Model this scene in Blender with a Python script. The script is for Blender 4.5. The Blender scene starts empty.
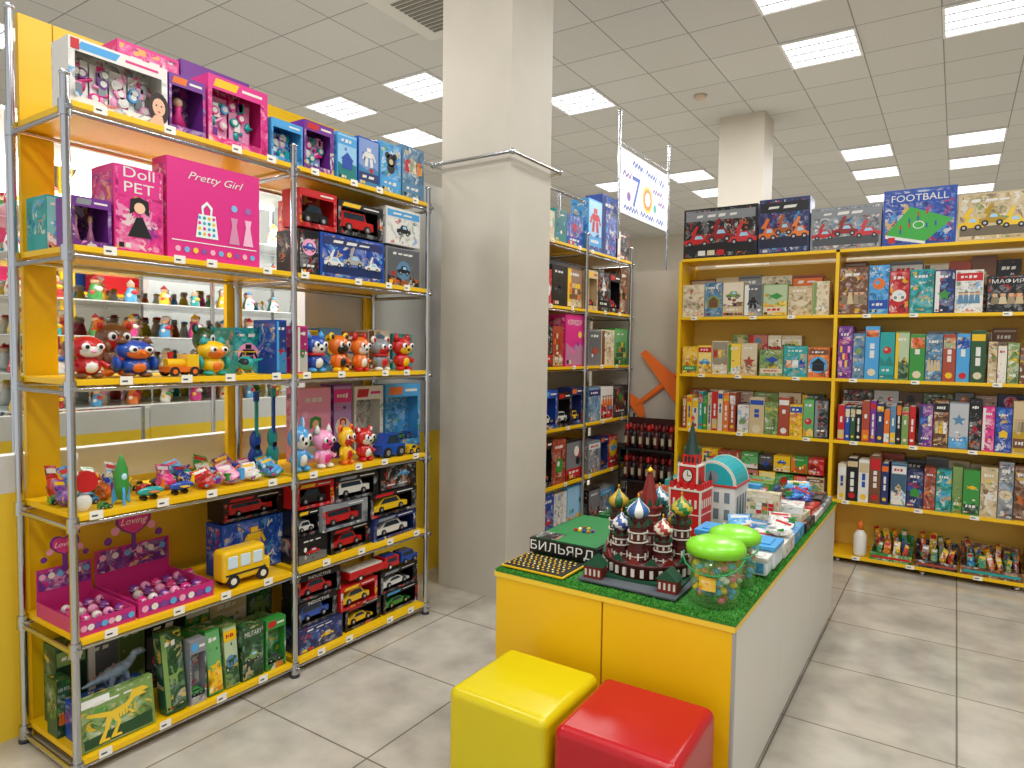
import bpy, math, random
from mathutils import Matrix, Vector
R=random.Random(11); S=bpy.context.scene; CO=S.collection; PI=math.pi
# ---------------- camera
A=math.radians(33.5); PT=math.radians(2.9); RO=math.radians(.8); FP=670.; H0=1.5
F=Vector((-math.sin(A)*math.cos(PT),math.cos(A)*math.cos(PT),-math.sin(PT))); r0=Vector((math.cos(A),math.sin(A),0)); u0=r0.cross(F)
RV=r0*math.cos(RO)+u0*math.sin(RO); UV=u0*math.cos(RO)-r0*math.sin(RO); C0=Vector((0,0,H0))
cam=bpy.data.objects.new('camera',bpy.data.cameras.new('camera')); CO.objects.link(cam); S.camera=cam
cam.matrix_world=Matrix(((RV.x,UV.x,-F.x,0),(RV.y,UV.y,-F.y,0),(RV.z,UV.z,-F.z,H0),(0,0,0,1)))
cam.data.sensor_width=36; cam.data.lens=FP/1024*36; cam.data.clip_end=60
try: S.view_settings.view_transform='Standard'
except: pass
def nx(px): return F*((px-512)/FP)-RV
def ypx(px,X,Z): n=nx(px); return -(n.x*X+n.z*(Z-H0))/n.y
def xpx(px,Y,Z): n=nx(px); return -(n.y*Y+n.z*(Z-H0))/n.x
def zpy(py,X,Y): n=F*((384-py)/FP)-UV; return H0-(n.x*X+n.y*Y)/n.z
# ---------------- materials
def lin(h):
    h=h.lstrip('#'); return tuple((lambda c:c/12.92 if c<=.04045 else ((c+.055)/1.055)**2.4)(int(h[i:i+2],16)/255) for i in (0,2,4))+(1,)
_m={}
def M(h,rough=.42,metal=0,em=0,trans=0,coat=0,alpha=1):
    k=(h,rough,metal,em,trans,coat,alpha)
    if k in _m: return _m[k]
    m=bpy.data.materials.new('paint_'+h.strip('#')); m.use_nodes=True; b=m.node_tree.nodes['Principled BSDF']; c=lin(h)
    b.inputs['Base Color'].default_value=c; b.inputs['Roughness'].default_value=rough; b.inputs['Metallic'].default_value=metal; b.inputs['Alpha'].default_value=alpha
    if em: b.inputs['Emission Color'].default_value=c; b.inputs['Emission Strength'].default_value=em
    if trans: b.inputs['Transmission Weight'].default_value=trans; b.inputs['IOR'].default_value=1.15
    if coat: b.inputs['Coat Weight'].default_value=coat
    m.diffuse_color=c; _m[k]=m; return m
CH=M('#c4c8ce',.16,1)
COL=dict(R='#c4181c',B='#1a4aa8',L='#4aa2dc',G='#37913a',Y='#edbf14',P='#dd2f86',Q='#eea0c4',V='#73308f',K='#141417',W='#e4e2da',T='#22a09c',O='#e2701c',N='#74492a',E='#cdb78c',D='#2a5430',S='#868a8e',I='#242f66',C='#dccfae',F='#7c9a52',H='#a8452e',J='#5a86a6')
CN=dict(R='red',B='blue',L='light blue',G='green',Y='yellow',P='hot pink',Q='pale pink',V='purple',K='black',W='white',T='teal',O='orange',N='brown',E='beige',D='dark green',S='grey',I='navy',C='cream',F='olive green',H='rust red',J='slate blue')
PAL=dict(R='RRKYWRO',B='BLIWYBR',L='LBWLYTG',G='GDYWGLO',Y='YOWRYGB',P='PPQWVPY',Q='QPWQVWL',V='VPIQVWY',K='KKSRKWO',W='WWLWRSG',T='TLWYTBO',O='OYRKOWN',N='NEOKNWY',E='EWNEGYN',D='DGKYDEF',S='SWKSLRW',I='IBKLIWR',C='CENWFOR',F='FDCYGEW',H='HNEKRCO',J='JSLWIEC')
def tone(c,f):
    h=COL[c][1:]; v=[int(h[i:i+2],16) for i in (0,2,4)]; v=[int(x+(255-x)*f if f>0 else x*(1+f)) for x in v]; return M('#%02x%02x%02x'%tuple(v),.33)
_a={}
def ART(c,v=0):
    if (c,v) in _a: return _a[c,v]
    m=bpy.data.materials.new('print_'+CN[c].replace(' ','_')); m.use_nodes=True; nt=m.node_tree; N=nt.nodes; L=nt.links; b=N['Principled BSDF']
    b.inputs['Roughness'].default_value=.3
    tc=N.new('ShaderNodeTexCoord'); oi=N.new('ShaderNodeObjectInfo'); ml=N.new('ShaderNodeMath'); ml.operation='MULTIPLY'; ml.inputs[1].default_value=37
    L.new(oi.outputs['Random'],ml.inputs[0]); va=N.new('ShaderNodeVectorMath'); L.new(tc.outputs['Object'],va.inputs[0]); L.new(ml.outputs[0],va.inputs[1])
    no=N.new('ShaderNodeTexNoise'); no.inputs['Scale'].default_value=12+6*v; no.inputs['Detail'].default_value=3; no.inputs['Distortion'].default_value=1.6; L.new(va.outputs[0],no.inputs['Vector'])
    r1=N.new('ShaderNodeValToRGB'); L.new(no.outputs['Fac'],r1.inputs[0]); q=lin(COL[c]); e=r1.color_ramp.elements
    e[0].position=.3; e[0].color=tuple(x*.3 for x in q[:3])+(1,); e[1].position=.75; e[1].color=tuple(min(1,x*.65+.35) for x in q[:3])+(1,); k=e.new(.5); k.color=q
    vs=N.new('ShaderNodeVectorMath'); vs.operation='SCALE'; vs.inputs['Scale'].default_value=.12; L.new(no.outputs['Color'],vs.inputs[0])
    v2=N.new('ShaderNodeVectorMath'); L.new(va.outputs[0],v2.inputs[0]); L.new(vs.outputs[0],v2.inputs[1])
    vo=N.new('ShaderNodeTexVoronoi'); vo.inputs['Scale'].default_value=30 if v else 48; L.new(v2.outputs[0],vo.inputs['Vector'])
    sp=N.new('ShaderNodeSeparateColor'); L.new(vo.outputs['Color'],sp.inputs[0])
    cr=N.new('ShaderNodeValToRGB'); cr.color_ramp.interpolation='CONSTANT'; L.new(sp.outputs[0],cr.inputs[0])
    pal=PAL[c]; e=cr.color_ramp.elements; st=[0,.2,.4,.55,.7,.8,.9]
    e[0].color=lin(COL[pal[0]]); e[1].position=.2; e[1].color=lin(COL[pal[1]])
    for i in range(2,7): w=e.new(st[i]); w.color=lin(COL[pal[i]])
    gt=N.new('ShaderNodeMath'); gt.operation='GREATER_THAN'; gt.inputs[1].default_value=.62; L.new(sp.outputs[1],gt.inputs[0])
    mu=N.new('ShaderNodeMath'); mu.operation='MULTIPLY'; mu.inputs[1].default_value=.7; L.new(gt.outputs[0],mu.inputs[0])
    mx=N.new('ShaderNodeMix'); mx.data_type='RGBA'; L.new(mu.outputs[0],mx.inputs[0]); L.new(r1.outputs[0],mx.inputs[6]); L.new(cr.outputs[0],mx.inputs[7])
    L.new(mx.outputs[2],b.inputs['Base Color']); _a[c,v]=m; return m
def surf(name,kind,c1,c2,rough,**o):
    m=bpy.data.materials.new(name); m.use_nodes=True; nt=m.node_tree; N=nt.nodes; L=nt.links; b=N['Principled BSDF']; b.inputs['Roughness'].default_value=rough
    tc=N.new('ShaderNodeTexCoord'); no=N.new('ShaderNodeTexNoise'); no.inputs['Scale'].default_value=o.get('ns',3); no.inputs['Detail'].default_value=6; L.new(tc.outputs['Object'],no.inputs['Vector'])
    if kind=='tile':
        mp=N.new('ShaderNodeMapping'); mp.inputs['Location'].default_value=o['off']; L.new(tc.outputs['Object'],mp.inputs['Vector'])
        br=N.new('ShaderNodeTexBrick'); br.offset=0; br.squash=1; L.new(mp.outputs[0],br.inputs['Vector'])
        for k,v in (('Scale',1),('Brick Width',.6),('Row Height',.6),('Mortar Size',o['mort']),('Mortar Smooth',.2),('Bias',0)): br.inputs[k].default_value=v
        br.inputs['Color1'].default_value=lin(c1); br.inputs['Color2'].default_value=lin(c2); br.inputs['Mortar'].default_value=lin(o['mc'])
        mx=N.new('ShaderNodeMix'); mx.data_type='RGBA'; mx.blend_type='MULTIPLY'; mx.inputs[0].default_value=o.get('nf',.25); L.new(br.outputs['Color'],mx.inputs[6])
        cr=N.new('ShaderNodeValToRGB'); cr.color_ramp.elements[0].position=.3; cr.color_ramp.elements[1].position=.65; L.new(no.outputs['Fac'],cr.inputs[0]); L.new(cr.outputs[0],mx.inputs[7])
        L.new(mx.outputs[2],b.inputs['Base Color'])
    else:
        cr=N.new('ShaderNodeValToRGB'); cr.color_ramp.elements[0].position=.35; cr.color_ramp.elements[1].position=.7; cr.color_ramp.elements[0].color=lin(c1); cr.color_ramp.elements[1].color=lin(c2)
        L.new(no.outputs['Fac'],cr.inputs[0]); L.new(cr.outputs[0],b.inputs['Base Color'])
        if kind=='bump':
            bp=N.new('ShaderNodeBump'); bp.inputs['Strength'].default_value=o.get('bs',.2); bp.inputs['Distance'].default_value=.002; L.new(no.outputs['Fac'],bp.inputs['Height']); L.new(bp.outputs[0],b.inputs['Normal'])
    return m
# ---------------- text cache
_t={}
def tmesh(s):
    if s in _t: return _t[s]
    cu=bpy.data.curves.new('t','FONT'); cu.body=s; cu.resolution_u=3; ob=bpy.data.objects.new('t',cu); CO.objects.link(ob)
    me=bpy.data.meshes.new_from_object(ob.evaluated_get(bpy.context.evaluated_depsgraph_get()))
    v=[(a.co.x,a.co.y) for a in me.vertices]; f=[tuple(p.vertices) for p in me.polygons]
    bpy.data.objects.remove(ob); bpy.data.meshes.remove(me); bpy.data.curves.remove(cu); _t[s]=(v,f); return _t[s]
for s in ['Pretty Girl','Doll','PET','INDUCTIVE','FOOTBALL','БИЛЬЯРД','МАФИЯ','КОРИДОР','MILITARY','100 PCS','Loving','AA','7','0']: tmesh(s)
# ---------------- mesh builder
class MB:
    def __init__(s): s.v=[];s.f=[];s.m=[];s.s=[];s.ms=[]
    def add(s,vs,fs,m,sm=False,T=None):
        o=len(s.v)
        if T is not None: vs=[tuple(T@Vector(v)) for v in vs]
        s.v+=vs
        mf=m if callable(m) else None
        for i,f in enumerate(fs):
            mm=mf(i) if mf else m
            if mm not in s.ms: s.ms.append(mm)
            s.f.append(tuple(o+k for k in f)); s.m.append(s.ms.index(mm)); s.s.append(sm)
        return s
    def box(s,x0,x1,y0,y1,z0,z1,m,T=None):
        return s.add([(x0,y0,z0),(x1,y0,z0),(x1,y1,z0),(x0,y1,z0),(x0,y0,z1),(x1,y0,z1),(x1,y1,z1),(x0,y1,z1)],[(0,3,2,1),(4,5,6,7),(0,1,5,4),(1,2,6,5),(2,3,7,6),(3,0,4,7)],m,False,T)
    def quad(s,x0,x1,z0,z1,y,m): return s.add([(x0,y,z0),(x1,y,z0),(x1,y,z1),(x0,y,z1)],[(0,1,2,3)],m)
    def poly(s,pts,y,m): return s.add([(a,y,b) for a,b in pts],[tuple(range(len(pts)))],m)
    def disc(s,cx,cz,r,y,m,n=12,rz=None): return s.poly([(cx+r*math.cos(2*PI*i/n),cz+(rz or r)*math.sin(2*PI*i/n)) for i in range(n)],y,m)
    def lathe(s,pr,c,m,n=16,T=None,mf=None):
        vs=[(c[0]+r*math.cos(2*PI*i/n),c[1]+r*math.sin(2*PI*i/n),c[2]+z) for r,z in pr for i in range(n)]; k=len(pr)
        fs=[(j*n+i,j*n+(i+1)%n,(j+1)*n+(i+1)%n,(j+1)*n+i) for j in range(k-1) for i in range(n)]
        if mf: mm=lambda q:mf(q//n,q%n) if q<(k-1)*n else mf(0,0)
        else: mm=m
        fs+=[tuple(range(n))[::-1],tuple((k-1)*n+i for i in range(n))]
        return s.add(vs,fs,mm,n>8,T)
    def ell(s,c,r,m,n=14,k=8,T=None,j=0):
        pr=[(math.sin(PI*q/k),-math.cos(PI*q/k)) for q in range(1,k)]; J=lambda:1+R.uniform(-j,j) if j else 1
        vs=[(c[0]+r[0]*a*math.cos(2*PI*i/n)*J(),c[1]+r[1]*a*math.sin(2*PI*i/n)*J(),c[2]+r[2]*b*J()) for a,b in pr for i in range(n)]
        q=len(vs); vs+=[(c[0],c[1],c[2]-r[2]),(c[0],c[1],c[2]+r[2])]; t=k-2
        fs=[(u*n+i,u*n+(i+1)%n,(u+1)*n+(i+1)%n,(u+1)*n+i) for u in range(t) for i in range(n)]
        fs+=[(q,(i+1)%n,i) for i in range(n)]+[(q+1,t*n+i,t*n+(i+1)%n) for i in range(n)]
        return s.add(vs,fs,m,not j,T)
    def cyl(s,a,b,r,m,r2=None,n=12,T=None):
        a=Vector(a);b=Vector(b);d=(b-a).normalized(); u=d.orthogonal().normalized(); w=d.cross(u); r2=r if r2 is None else r2
        vs=[tuple(p+(u*math.cos(2*PI*i/n)+w*math.sin(2*PI*i/n))*q) for p,q in ((a,r),(b,r2)) for i in range(n)]
        s.add(vs,[(i,(i+1)%n,n+(i+1)%n,n+i) for i in range(n)],m,True,T); s.add(vs,[tuple(range(n))[::-1],tuple(range(n,2*n))],m,False,T); return s
    def prism(s,pts,y0,y1,m,T=None):
        n=len(pts); vs=[(a,y0,b) for a,b in pts]+[(a,y1,b) for a,b in pts]
        return s.add(vs,[tuple(range(n)),tuple(range(n,2*n))[::-1]]+[(i,n+i,n+(i+1)%n,(i+1)%n) for i in range(n)],m,False,T)
    def text(s,t,cx,cz,w,h,y,m,sh=0):
        v,f=tmesh(t); x0=min(a for a,b in v);x1=max(a for a,b in v);z0=min(b for a,b in v);z1=max(b for a,b in v)
        kx=w/(x1-x0); kz=min(h/(z1-z0),kx*1.6); kx=min(kx,kz*1.3)
        return s.add([(cx+(a-(x0+x1)/2+sh*(b-(z0+z1)/2))*kx,y,cz+(b-(z0+z1)/2)*kz) for a,b in v],f,m)
    def build(s,name,parent=None,bevel=0,**k):
        me=bpy.data.meshes.new(name); me.from_pydata(s.v,[],s.f); me.update()
        for m in s.ms: me.materials.append(m)
        me.polygons.foreach_set('material_index',s.m); me.polygons.foreach_set('use_smooth',s.s)
        o=bpy.data.objects.new(name,me); CO.objects.link(o)
        if parent: o.parent=parent
        if bevel: b=o.modifiers.new('b','BEVEL'); b.width=bevel; b.segments=k.get('seg',2); b.limit_method='ANGLE'
        return o
def E(name,loc=(0,0,0),rz=0): o=bpy.data.objects.new(name,None); CO.objects.link(o); o.location=loc; o.rotation_euler=(0,0,rz); o.empty_display_size=.05; return o
def tag(o,label,cat,group=None): o['label']=label; o['category']=cat; (o.__setitem__('group',group) if group else None); return o
def struct(n,mb): o=mb.build(n); o['kind']='structure'; return o
ORD='first second third fourth fifth sixth seventh eighth ninth tenth eleventh twelfth thirteenth fourteenth fifteenth sixteenth seventeenth eighteenth nineteenth twentieth'.split(); ORD+=['twenty-'+x for x in ORD[:9]]+['thirtieth']+['thirty-'+x for x in ORD[:9]]
# ---------------- retail packaging
HERO=dict(car=[[(-1,-.3),(-1,.05),(-.55,.12),(-.3,.5),(.4,.5),(.65,.1),(1,.02),(1,-.3)]],plane=[[(-1,.1),(.7,-.1),(1,.05),(.7,.22),(-1,.3)],[(-.2,.1),(.3,.1),(-.3,-.7),(-.55,-.7)],[(-.1,.2),(.25,.2),(-.2,.7),(-.4,.7)]],
 dino=[[(-1,.2),(-.5,.0),(-.4,-.8),(-.2,-.8),(-.15,-.2),(.1,-.2),(.15,-.8),(.35,-.8),(.35,0),(.6,.3),(1,.35),(1,.6),(.5,.8),(.3,.4),(-.2,.35),(-.6,.3)]],
 star=[[((1 if i%2==0 else .45)*math.sin(PI*i/5),(1 if i%2==0 else .45)*math.cos(PI*i/5)) for i in range(10)]],
 robot=[[(-.3,.5),(-.3,.9),(.3,.9),(.3,.5)],[(-.5,-.1),(-.6,.45),(.6,.45),(.5,-.1)],[(-.5,-.15),(-.1,-.15),(-.2,-1),(-.6,-1)],[(.1,-.15),(.5,-.15),(.6,-1),(.2,-1)],[(-1,-.3),(-.65,.4),(-.55,.1),(-.8,-.4)],[(1,-.3),(.65,.4),(.55,.1),(.8,-.4)]],
 doll=[[(-.6,-1),(.6,-1),(.15,0),(-.15,0)],[(-.5,.1),(-.45,.85),(0,1),(.45,.85),(.5,.1),(.2,.3),(-.2,.3)]],
 house=[[(-.7,-.8),(.7,-.8),(.7,.1),(-.7,.1)],[(-.9,.12),(.9,.12),(0,.9)]],tree=[[(-.12,-1),(.12,-1),(.12,-.4),(-.12,-.4)],[(-.7,-.4),(.7,-.4),(0,.4)],[(-.5,.05),(.5,.05),(0,.9)]],fish=[[(-1,.4),(-.6,0),(-1,-.4),(-.5,-.15),(.2,-.45),(1,0),(.2,.45),(-.5,.15)]])
BAG=[[(-.8,-.9),(.8,-.9),(.6,.3),(-.6,.3)],[(-.35,.3),(-.4,.7),(0,1),(.4,.7),(.35,.3),(.22,.3),(.25,.6),(0,.82),(-.25,.6),(-.22,.3)]]
TREX=[[(-1,.48),(-.95,.62),(-.2,.36),(.25,.48),(.5,.8),(.6,.65),(.34,.26),(.1,.12),(-.25,.1)],[(.4,.66),(.46,1.0),(.85,1.0),(1.04,.8),(.8,.74),(.97,.6),(.55,.56)]]+[[(-.17+i*.1,.25),(-.1+i*.1,.27),(-.07+i*.09,-.15+.03*i),(-.14+i*.09,-.15+.03*i)] for i in range(5)]+[[(-.28,.2),(-.08,.2),(.08,-.3),(-.05,-.32)],[(.08,-.26),(-.06,-.34),(-.25,-.8),(-.12,-.86)],[(-.25,-.78),(.05,-.82),(.08,-.94),(-.28,-.92)],[(-.38,.15),(-.2,.15),(-.32,-.4),(-.46,-.38)],[(-.33,-.36),(-.46,-.4),(-.64,-.85),(-.48,-.9)],[(-.63,-.82),(-.32,-.85),(-.3,-.97),(-.66,-.97)],[(.28,.1),(.38,.14),(.53,-.1),(.46,-.16)]]
def front(mb,w,h,c,text=None,tc='W',hero=None,hc=None,art=1,y=0,ital=0):
    e=.0007; acc=PAL[c]; muted=c in 'ECNFHJSWD'
    up=R.random()<.7 or bool(text); zc=h*(.84 if up else .2); hz=h*(.42 if up else .62)
    if art:
        k=R.random()
        if k<.5 or hero=='kit': mb.quad(-w*.47,w*.47,h*.03,h*.97,y-e,ART(c,R.randrange(2)))
        else:
            mb.quad(-w*.47,w*.47,h*.03,h*.97,y-e,tone(c,R.choice((.45,.25,0,-.3)))); g=h*R.uniform(.2,.45); gm=ART(R.choice(acc[:5]),1) if k<.8 else tone(R.choice(acc),-.2)
            mb.poly([(-w*.47,h*.03),(w*.47,h*.03),(w*.47,g*R.uniform(.7,1.2)),(w*.2,g*1.15),(-w*.1,g*.85),(-w*.47,g*1.1)],y-1.3*e,gm)
            for i in range(R.randint(2,6)): mb.disc(R.uniform(-.36,.36)*w,h*R.uniform(.15,.7),min(w,h)*R.uniform(.04,.11),y-1.6*e-i*2e-5,tone(R.choice(acc),R.choice((0,.3,-.2))),9,min(w,h)*R.uniform(.04,.1))
    if text:
        ws=text.split('|')
        if not ital: mb.quad(-w*.42,w*.42,zc-h*.09*len(ws),min(h*.96,zc+h*.09*len(ws)),y-2*e,M(COL[c]))
        for i,t in enumerate(ws): mb.text(t,0,zc-(i-(len(ws)-1)/2)*h*.17,w*(.6 if ital else .78),h*(.1 if ital else .12),y-3*e,M(COL[tc]),.4 if ital else 0)
    else:
        bc=R.choice([a for a in acc if a!=c] or 'W'); q=R.random()
        if q<.5: mb.quad(-w*.47,w*.47,zc-h*.09,zc+h*.09,y-2*e,M(COL[bc if q<.25 else c]))
        elif q<.65: mb.quad(-w*.47,-w*.25,h*.03,h*.97,y-2*e,M(COL[bc]))
        n=R.randint(2,4); gw=w*.6/n; gc=M(COL['W' if bc not in 'WYEC' or q>.25 else 'R']); x=-w*.32
        for i in range(n):
            g=h*R.uniform(.02,.04); ww=gw*R.uniform(.6,.98); mb.poly([(x,zc-g),(x+ww*.9,zc-g*.8),(x+ww,zc+g),(x+ww*.1,zc+g*.9)],y-3*e,gc); x+=gw
    kinds=['car','plane','star','robot','ball','bear','quad','house','tree','fish','grid','none','none','swirl','people','none']
    hero=hero or R.choice(kinds); sc=min(w*.4,h*.27)*R.uniform(.8,1.05); hm=M(COL[hc or R.choice('ENHFJKCG' if muted and R.random()<.7 else 'RYBWOKGL')]); bm=M(COL[R.choice('CWEJF' if muted else 'WYLEQ')])
    sx=sc*(1.3 if w>h*1.4 else 1); ox=0 if w<h*1.5 else R.uniform(-.15,.15)*w
    if R.random()<.3 and hero in HERO: mb.disc(ox,hz,sx*1.1,y-2*e,bm,14,sc*1.05)
    def car(ox,hz,sx,sc,hm,k=0):
        mb.poly([(ox+a*sx,hz+b*sc) for a,b in HERO['car'][0]],y-3*e-k,hm)
        for a in (-.55,.55): mb.disc(ox+a*sx,hz-.3*sc,.24*sc,y-4*e-k,M('#101012'),10); mb.disc(ox+a*sx,hz-.3*sc,.11*sc,y-4.4*e-k,M('#b8b8bc'),8)
        mb.poly([(ox-.2*sx,hz+.12*sc),(ox-.1*sx,hz+.4*sc),(ox+.3*sx,hz+.4*sc),(ox+.45*sx,hz+.12*sc)],y-4*e-k,M('#9fd0ea'))
    if hero=='car': car(ox,hz,sx,sc,hm)
    elif hero in HERO:
        for p in HERO[hero]: mb.poly([(ox+a*sx,hz+b*sc) for a,b in p],y-3*e,hm)
        if hero=='doll': mb.disc(ox,hz+.45*sc,.28*sc,y-4*e,M('#f2c6a4'))
    elif hero=='kit':
        mb.poly([(-w*.47,h*.1),(w*.47,h*.1),(w*.47,h*.34),(-w*.47,h*.26)],y-1.6*e,tone(c,-.45)); n=3 if w>.3 else 2
        for i in range(n): x=(-.34+.68*i/(n-1))*w*.9; m2=tone(hc or 'R',(0,-.25,.1)[i%3]); s=h*R.uniform(.2,.27); z=h*(.36+.08*(i%2)); car(x,z,min(s*1.25,w*.19),s,m2,i*.0006); mb.poly([(x-s*.6,z+s*.5),(x-s*.1,z+s*1.3),(x+s*.1,z+s*1.2),(x-s*.2,z+s*.45)],y-5*e,m2)
    elif hero=='trex': mb.quad(-w*.47,w*.47,h*.03,h*.97,y-1.8*e,ART('F',1)); mb.poly([(-w*.46,h*.04),(w*.46,h*.04),(w*.46,h*.3),(-w*.46,h*.22)],y-2*e,tone('D',-.1)); mb.quad(-w*.47,-w*.1,h*.82,h*.97,y-2.2*e,WHT); [mb.poly([(a*w*.42,h*.45+b*h*.4) for a,b in p],y-3*e-i*2e-5,M('#ecc638')) for i,p in enumerate(TREX)]
    elif hero=='pitch':
        mb.poly([(-w*.46,h*.2),(w*.1,h*.05),(w*.46,h*.42),(-w*.12,h*.68)],y-2.2*e,M('#3aa83c')); mb.poly([(-w*.46,h*.2),(w*.1,h*.05),(w*.1,h*.0),(-w*.46,h*.14)],y-3*e,M('#e0e4e0')); mb.disc(0,h*.35,h*.09,y-3*e,M('#e8f0e4'),16,h*.07); mb.disc(0,h*.35,h*.075,y-3.3*e,M('#3aa83c'),16,h*.057)
        for i in range(9): xx=(-.26+(i%5)*.12)*w; zz=h*(.2+.08*(i%4)+.03*(i%5)); mb.quad(xx,xx+w*.022,zz,zz+h*.08,y-3.6*e,M(COL['R' if i%2 else 'B']))
    elif hero=='people':
        for i in range(4): xx=(-.3+.2*i)*w; r=min(w*.07,h*.07); m2=tone('E',R.uniform(-.4,.2)) if c in 'KNE' else hm; mb.poly([(xx-r*1.5,hz-h*.2),(xx+r*1.5,hz-h*.2),(xx+r,hz),(xx-r,hz)],y-3*e,m2); mb.disc(xx,hz+r*.8,r,y-3.4*e,M('#d8ab82'),10); mb.quad(xx-r*1.2,xx+r*1.2,hz+r*1.4,hz+r*1.8,y-3.6*e,M('#2a1c14'))
    elif hero=='dressset':
        for p in BAG: mb.poly([(-w*.1+a*w*.15,h*.42+b*h*.2) for a,b in p],y-3*e,M('#e6f4f0'))
        for i in range(16): mb.disc(-w*.18+(i%4)*w*.05,h*.28+(i//4)*h*.055,w*.017,y-4*e,M(COL['TYPL'[(i+i//4)%4]]),8)
        for k in (.2,.36): mb.poly([(k*w-w*.06,h*.22),(k*w+w*.06,h*.22),(k*w+w*.025,h*.42),(k*w+w*.04,h*.5),(k*w-w*.04,h*.5),(k*w-w*.025,h*.42)],y-3*e,tone('Q',.3 if k>.3 else -.1)); mb.disc(k*w,h*.6,w*.035,y-3*e,tone('LV'[k>.3],.3),10)
        [mb.disc(w*(-.4+.09*i),h*.1,w*.028,y-3*e,tone('QLYV'[i%4],.2),10) for i in range(10)]; mb.quad(-w*.46,w*.46,h*.18,h*.19,y-2*e,WHT)
    elif hero=='ball': mb.disc(0,hz,sc*.8,y-3*e,hm); mb.disc(-sc*.2,hz+sc*.2,sc*.3,y-4*e,bm)
    elif hero=='bear':
        for a,b,r in ((-.5,.6,.28),(.5,.6,.28),(0,.2,.6),(0,-.5,.5)): mb.disc(a*sc,hz+b*sc,r*sc,y-3*e,hm)
        mb.disc(0,hz+.05*sc,.26*sc,y-4*e,bm); [mb.disc(a*sc,hz+.4*sc,.09*sc,y-4*e,M('#101012'),8) for a in (-.22,.22)]
    elif hero=='quad':
        for i in range(3): mb.quad(-w*.4+w*.28*i,-w*.16+w*.28*i,hz-h*.12,hz+h*.12,y-3*e,ART(R.choice('YRBGWOEC'),1))
    elif hero=='grid':
        for i in range(4): [mb.quad(-w*.36+w*.18*i,-w*.2+w*.18*i,hz-h*.2+j*h*.14,hz-h*.08+j*h*.14,y-3*e,M(COL[R.choice(acc)])) for j in range(3)]
    elif hero=='swirl':
        for i in range(4): mb.disc(R.uniform(-.25,.25)*w,hz+R.uniform(-.15,.15)*h,sc*R.uniform(.2,.5),y-3*e-i*.0001,M(COL[R.choice(acc)]))
    if R.random()<.6:
        for i in range(R.randint(1,4)): x=w*(-.42+.13*i); mb.quad(x,x+w*.1,h*.05,h*.05+min(w*.1,h*.1),y-3.2*e,M(COL[R.choice('WYRKC')]))
def carton(w,d,h,c,name='toy_box',**o):
    mb=MB(); mb.box(-w/2,w/2,0,d,0,h,M(COL[c[0]],.35)); front(mb,w,h,c[0],**o)
    a=ART(c[0],0); e=.0006
    for s in (-1,1): x=s*(w/2+e); q=[(x,d*.06,h*.3),(x,d*.94,h*.3),(x,d*.94,h*.93),(x,d*.06,h*.93)]; mb.add(q if s>0 else q[::-1],[(0,1,2,3)],a)
    mb.add([(-w*.4,d*.1,h+e),(w*.4,d*.1,h+e),(w*.4,d*.9,h+e),(-w*.4,d*.9,h+e)],[(0,1,2,3)],a)
    return mb.build(name)
def book(w,d,h,c,name='book',**o):
    mb=MB(); m=M(COL[c[0]],.4); mb.box(-w/2,w/2,0,d,0,h,m); mb.box(-w*.36,w*.36,.003,d+.001,.003,h+.0006,M('#efe9da')); e=.0006
    a=R.choice('YWROBGCE'); t=R.choice((.8,.7,.05)); mb.quad(-w*.45,w*.45,h*t,h*.93 if t>.5 else h*.3,-e,M(COL[a]) if R.random()<.6 else ART(a,0)); z=h*.68
    for i in range(R.randint(1,3)): q=h*R.uniform(.08,.2); mb.quad(-w*.16,w*.16,max(z-q,h*.1),z,-2*e,M(COL['W' if c[0] not in 'WYEC' else 'B'])); z-=q+h*.03
    mb.disc(0,h*.13,w*.3,-2*e,M(COL[R.choice('YWRC')]),8)
    return mb.build(name)
def carmesh(mb,cx,y0,z0,L,W,Hh,c):
    m=M(COL[c],.2,coat=.5); X=lambda a:cx+a*L/2
    r=Hh*.22; f=R.choice((0,1,2))
    if f==0: pr=[(-1,.13),(1,.13),(1,.48),(.6,.56),(.35,1),(-.45,1),(-.75,.58),(-1,.52)]; wn=[(-.62,.6),(.48,.6),(.3,.92),(-.42,.92)]
    elif f==1: pr=[(-1,.2),(1,.2),(1,.6),(.55,.62),(.4,1),(-.95,1),(-1,.9)]; wn=[(-.85,.65),(.45,.65),(.34,.93),(-.85,.93)]
    else: pr=[(-1,.12),(1,.12),(1,.3),(.5,.45),(.15,.75),(-.4,.75),(-.8,.5),(-.98,.68),(-1,.3)]; wn=[(-.5,.48),(.35,.48),(.12,.7),(-.35,.7)]
    mb.prism([(X(a),z0+Hh*b) for a,b in pr],y0+W*.08,y0+W*.92,m); mb.prism([(X(a),z0+Hh*b) for a,b in wn],y0+W*.06,y0+W*.94,M('#22303c',.1))
    for a in (-.58,.58):
        for yy in (y0,y0+W*.8): mb.cyl((X(a),yy,z0+r),(X(a),yy+W*.2,z0+r),r,M('#141414',.7)); mb.cyl((X(a),yy-.001,z0+r),(X(a),yy+W*.2+.001,z0+r),r*.5,M('#c8c8cc',.3,.8))
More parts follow.
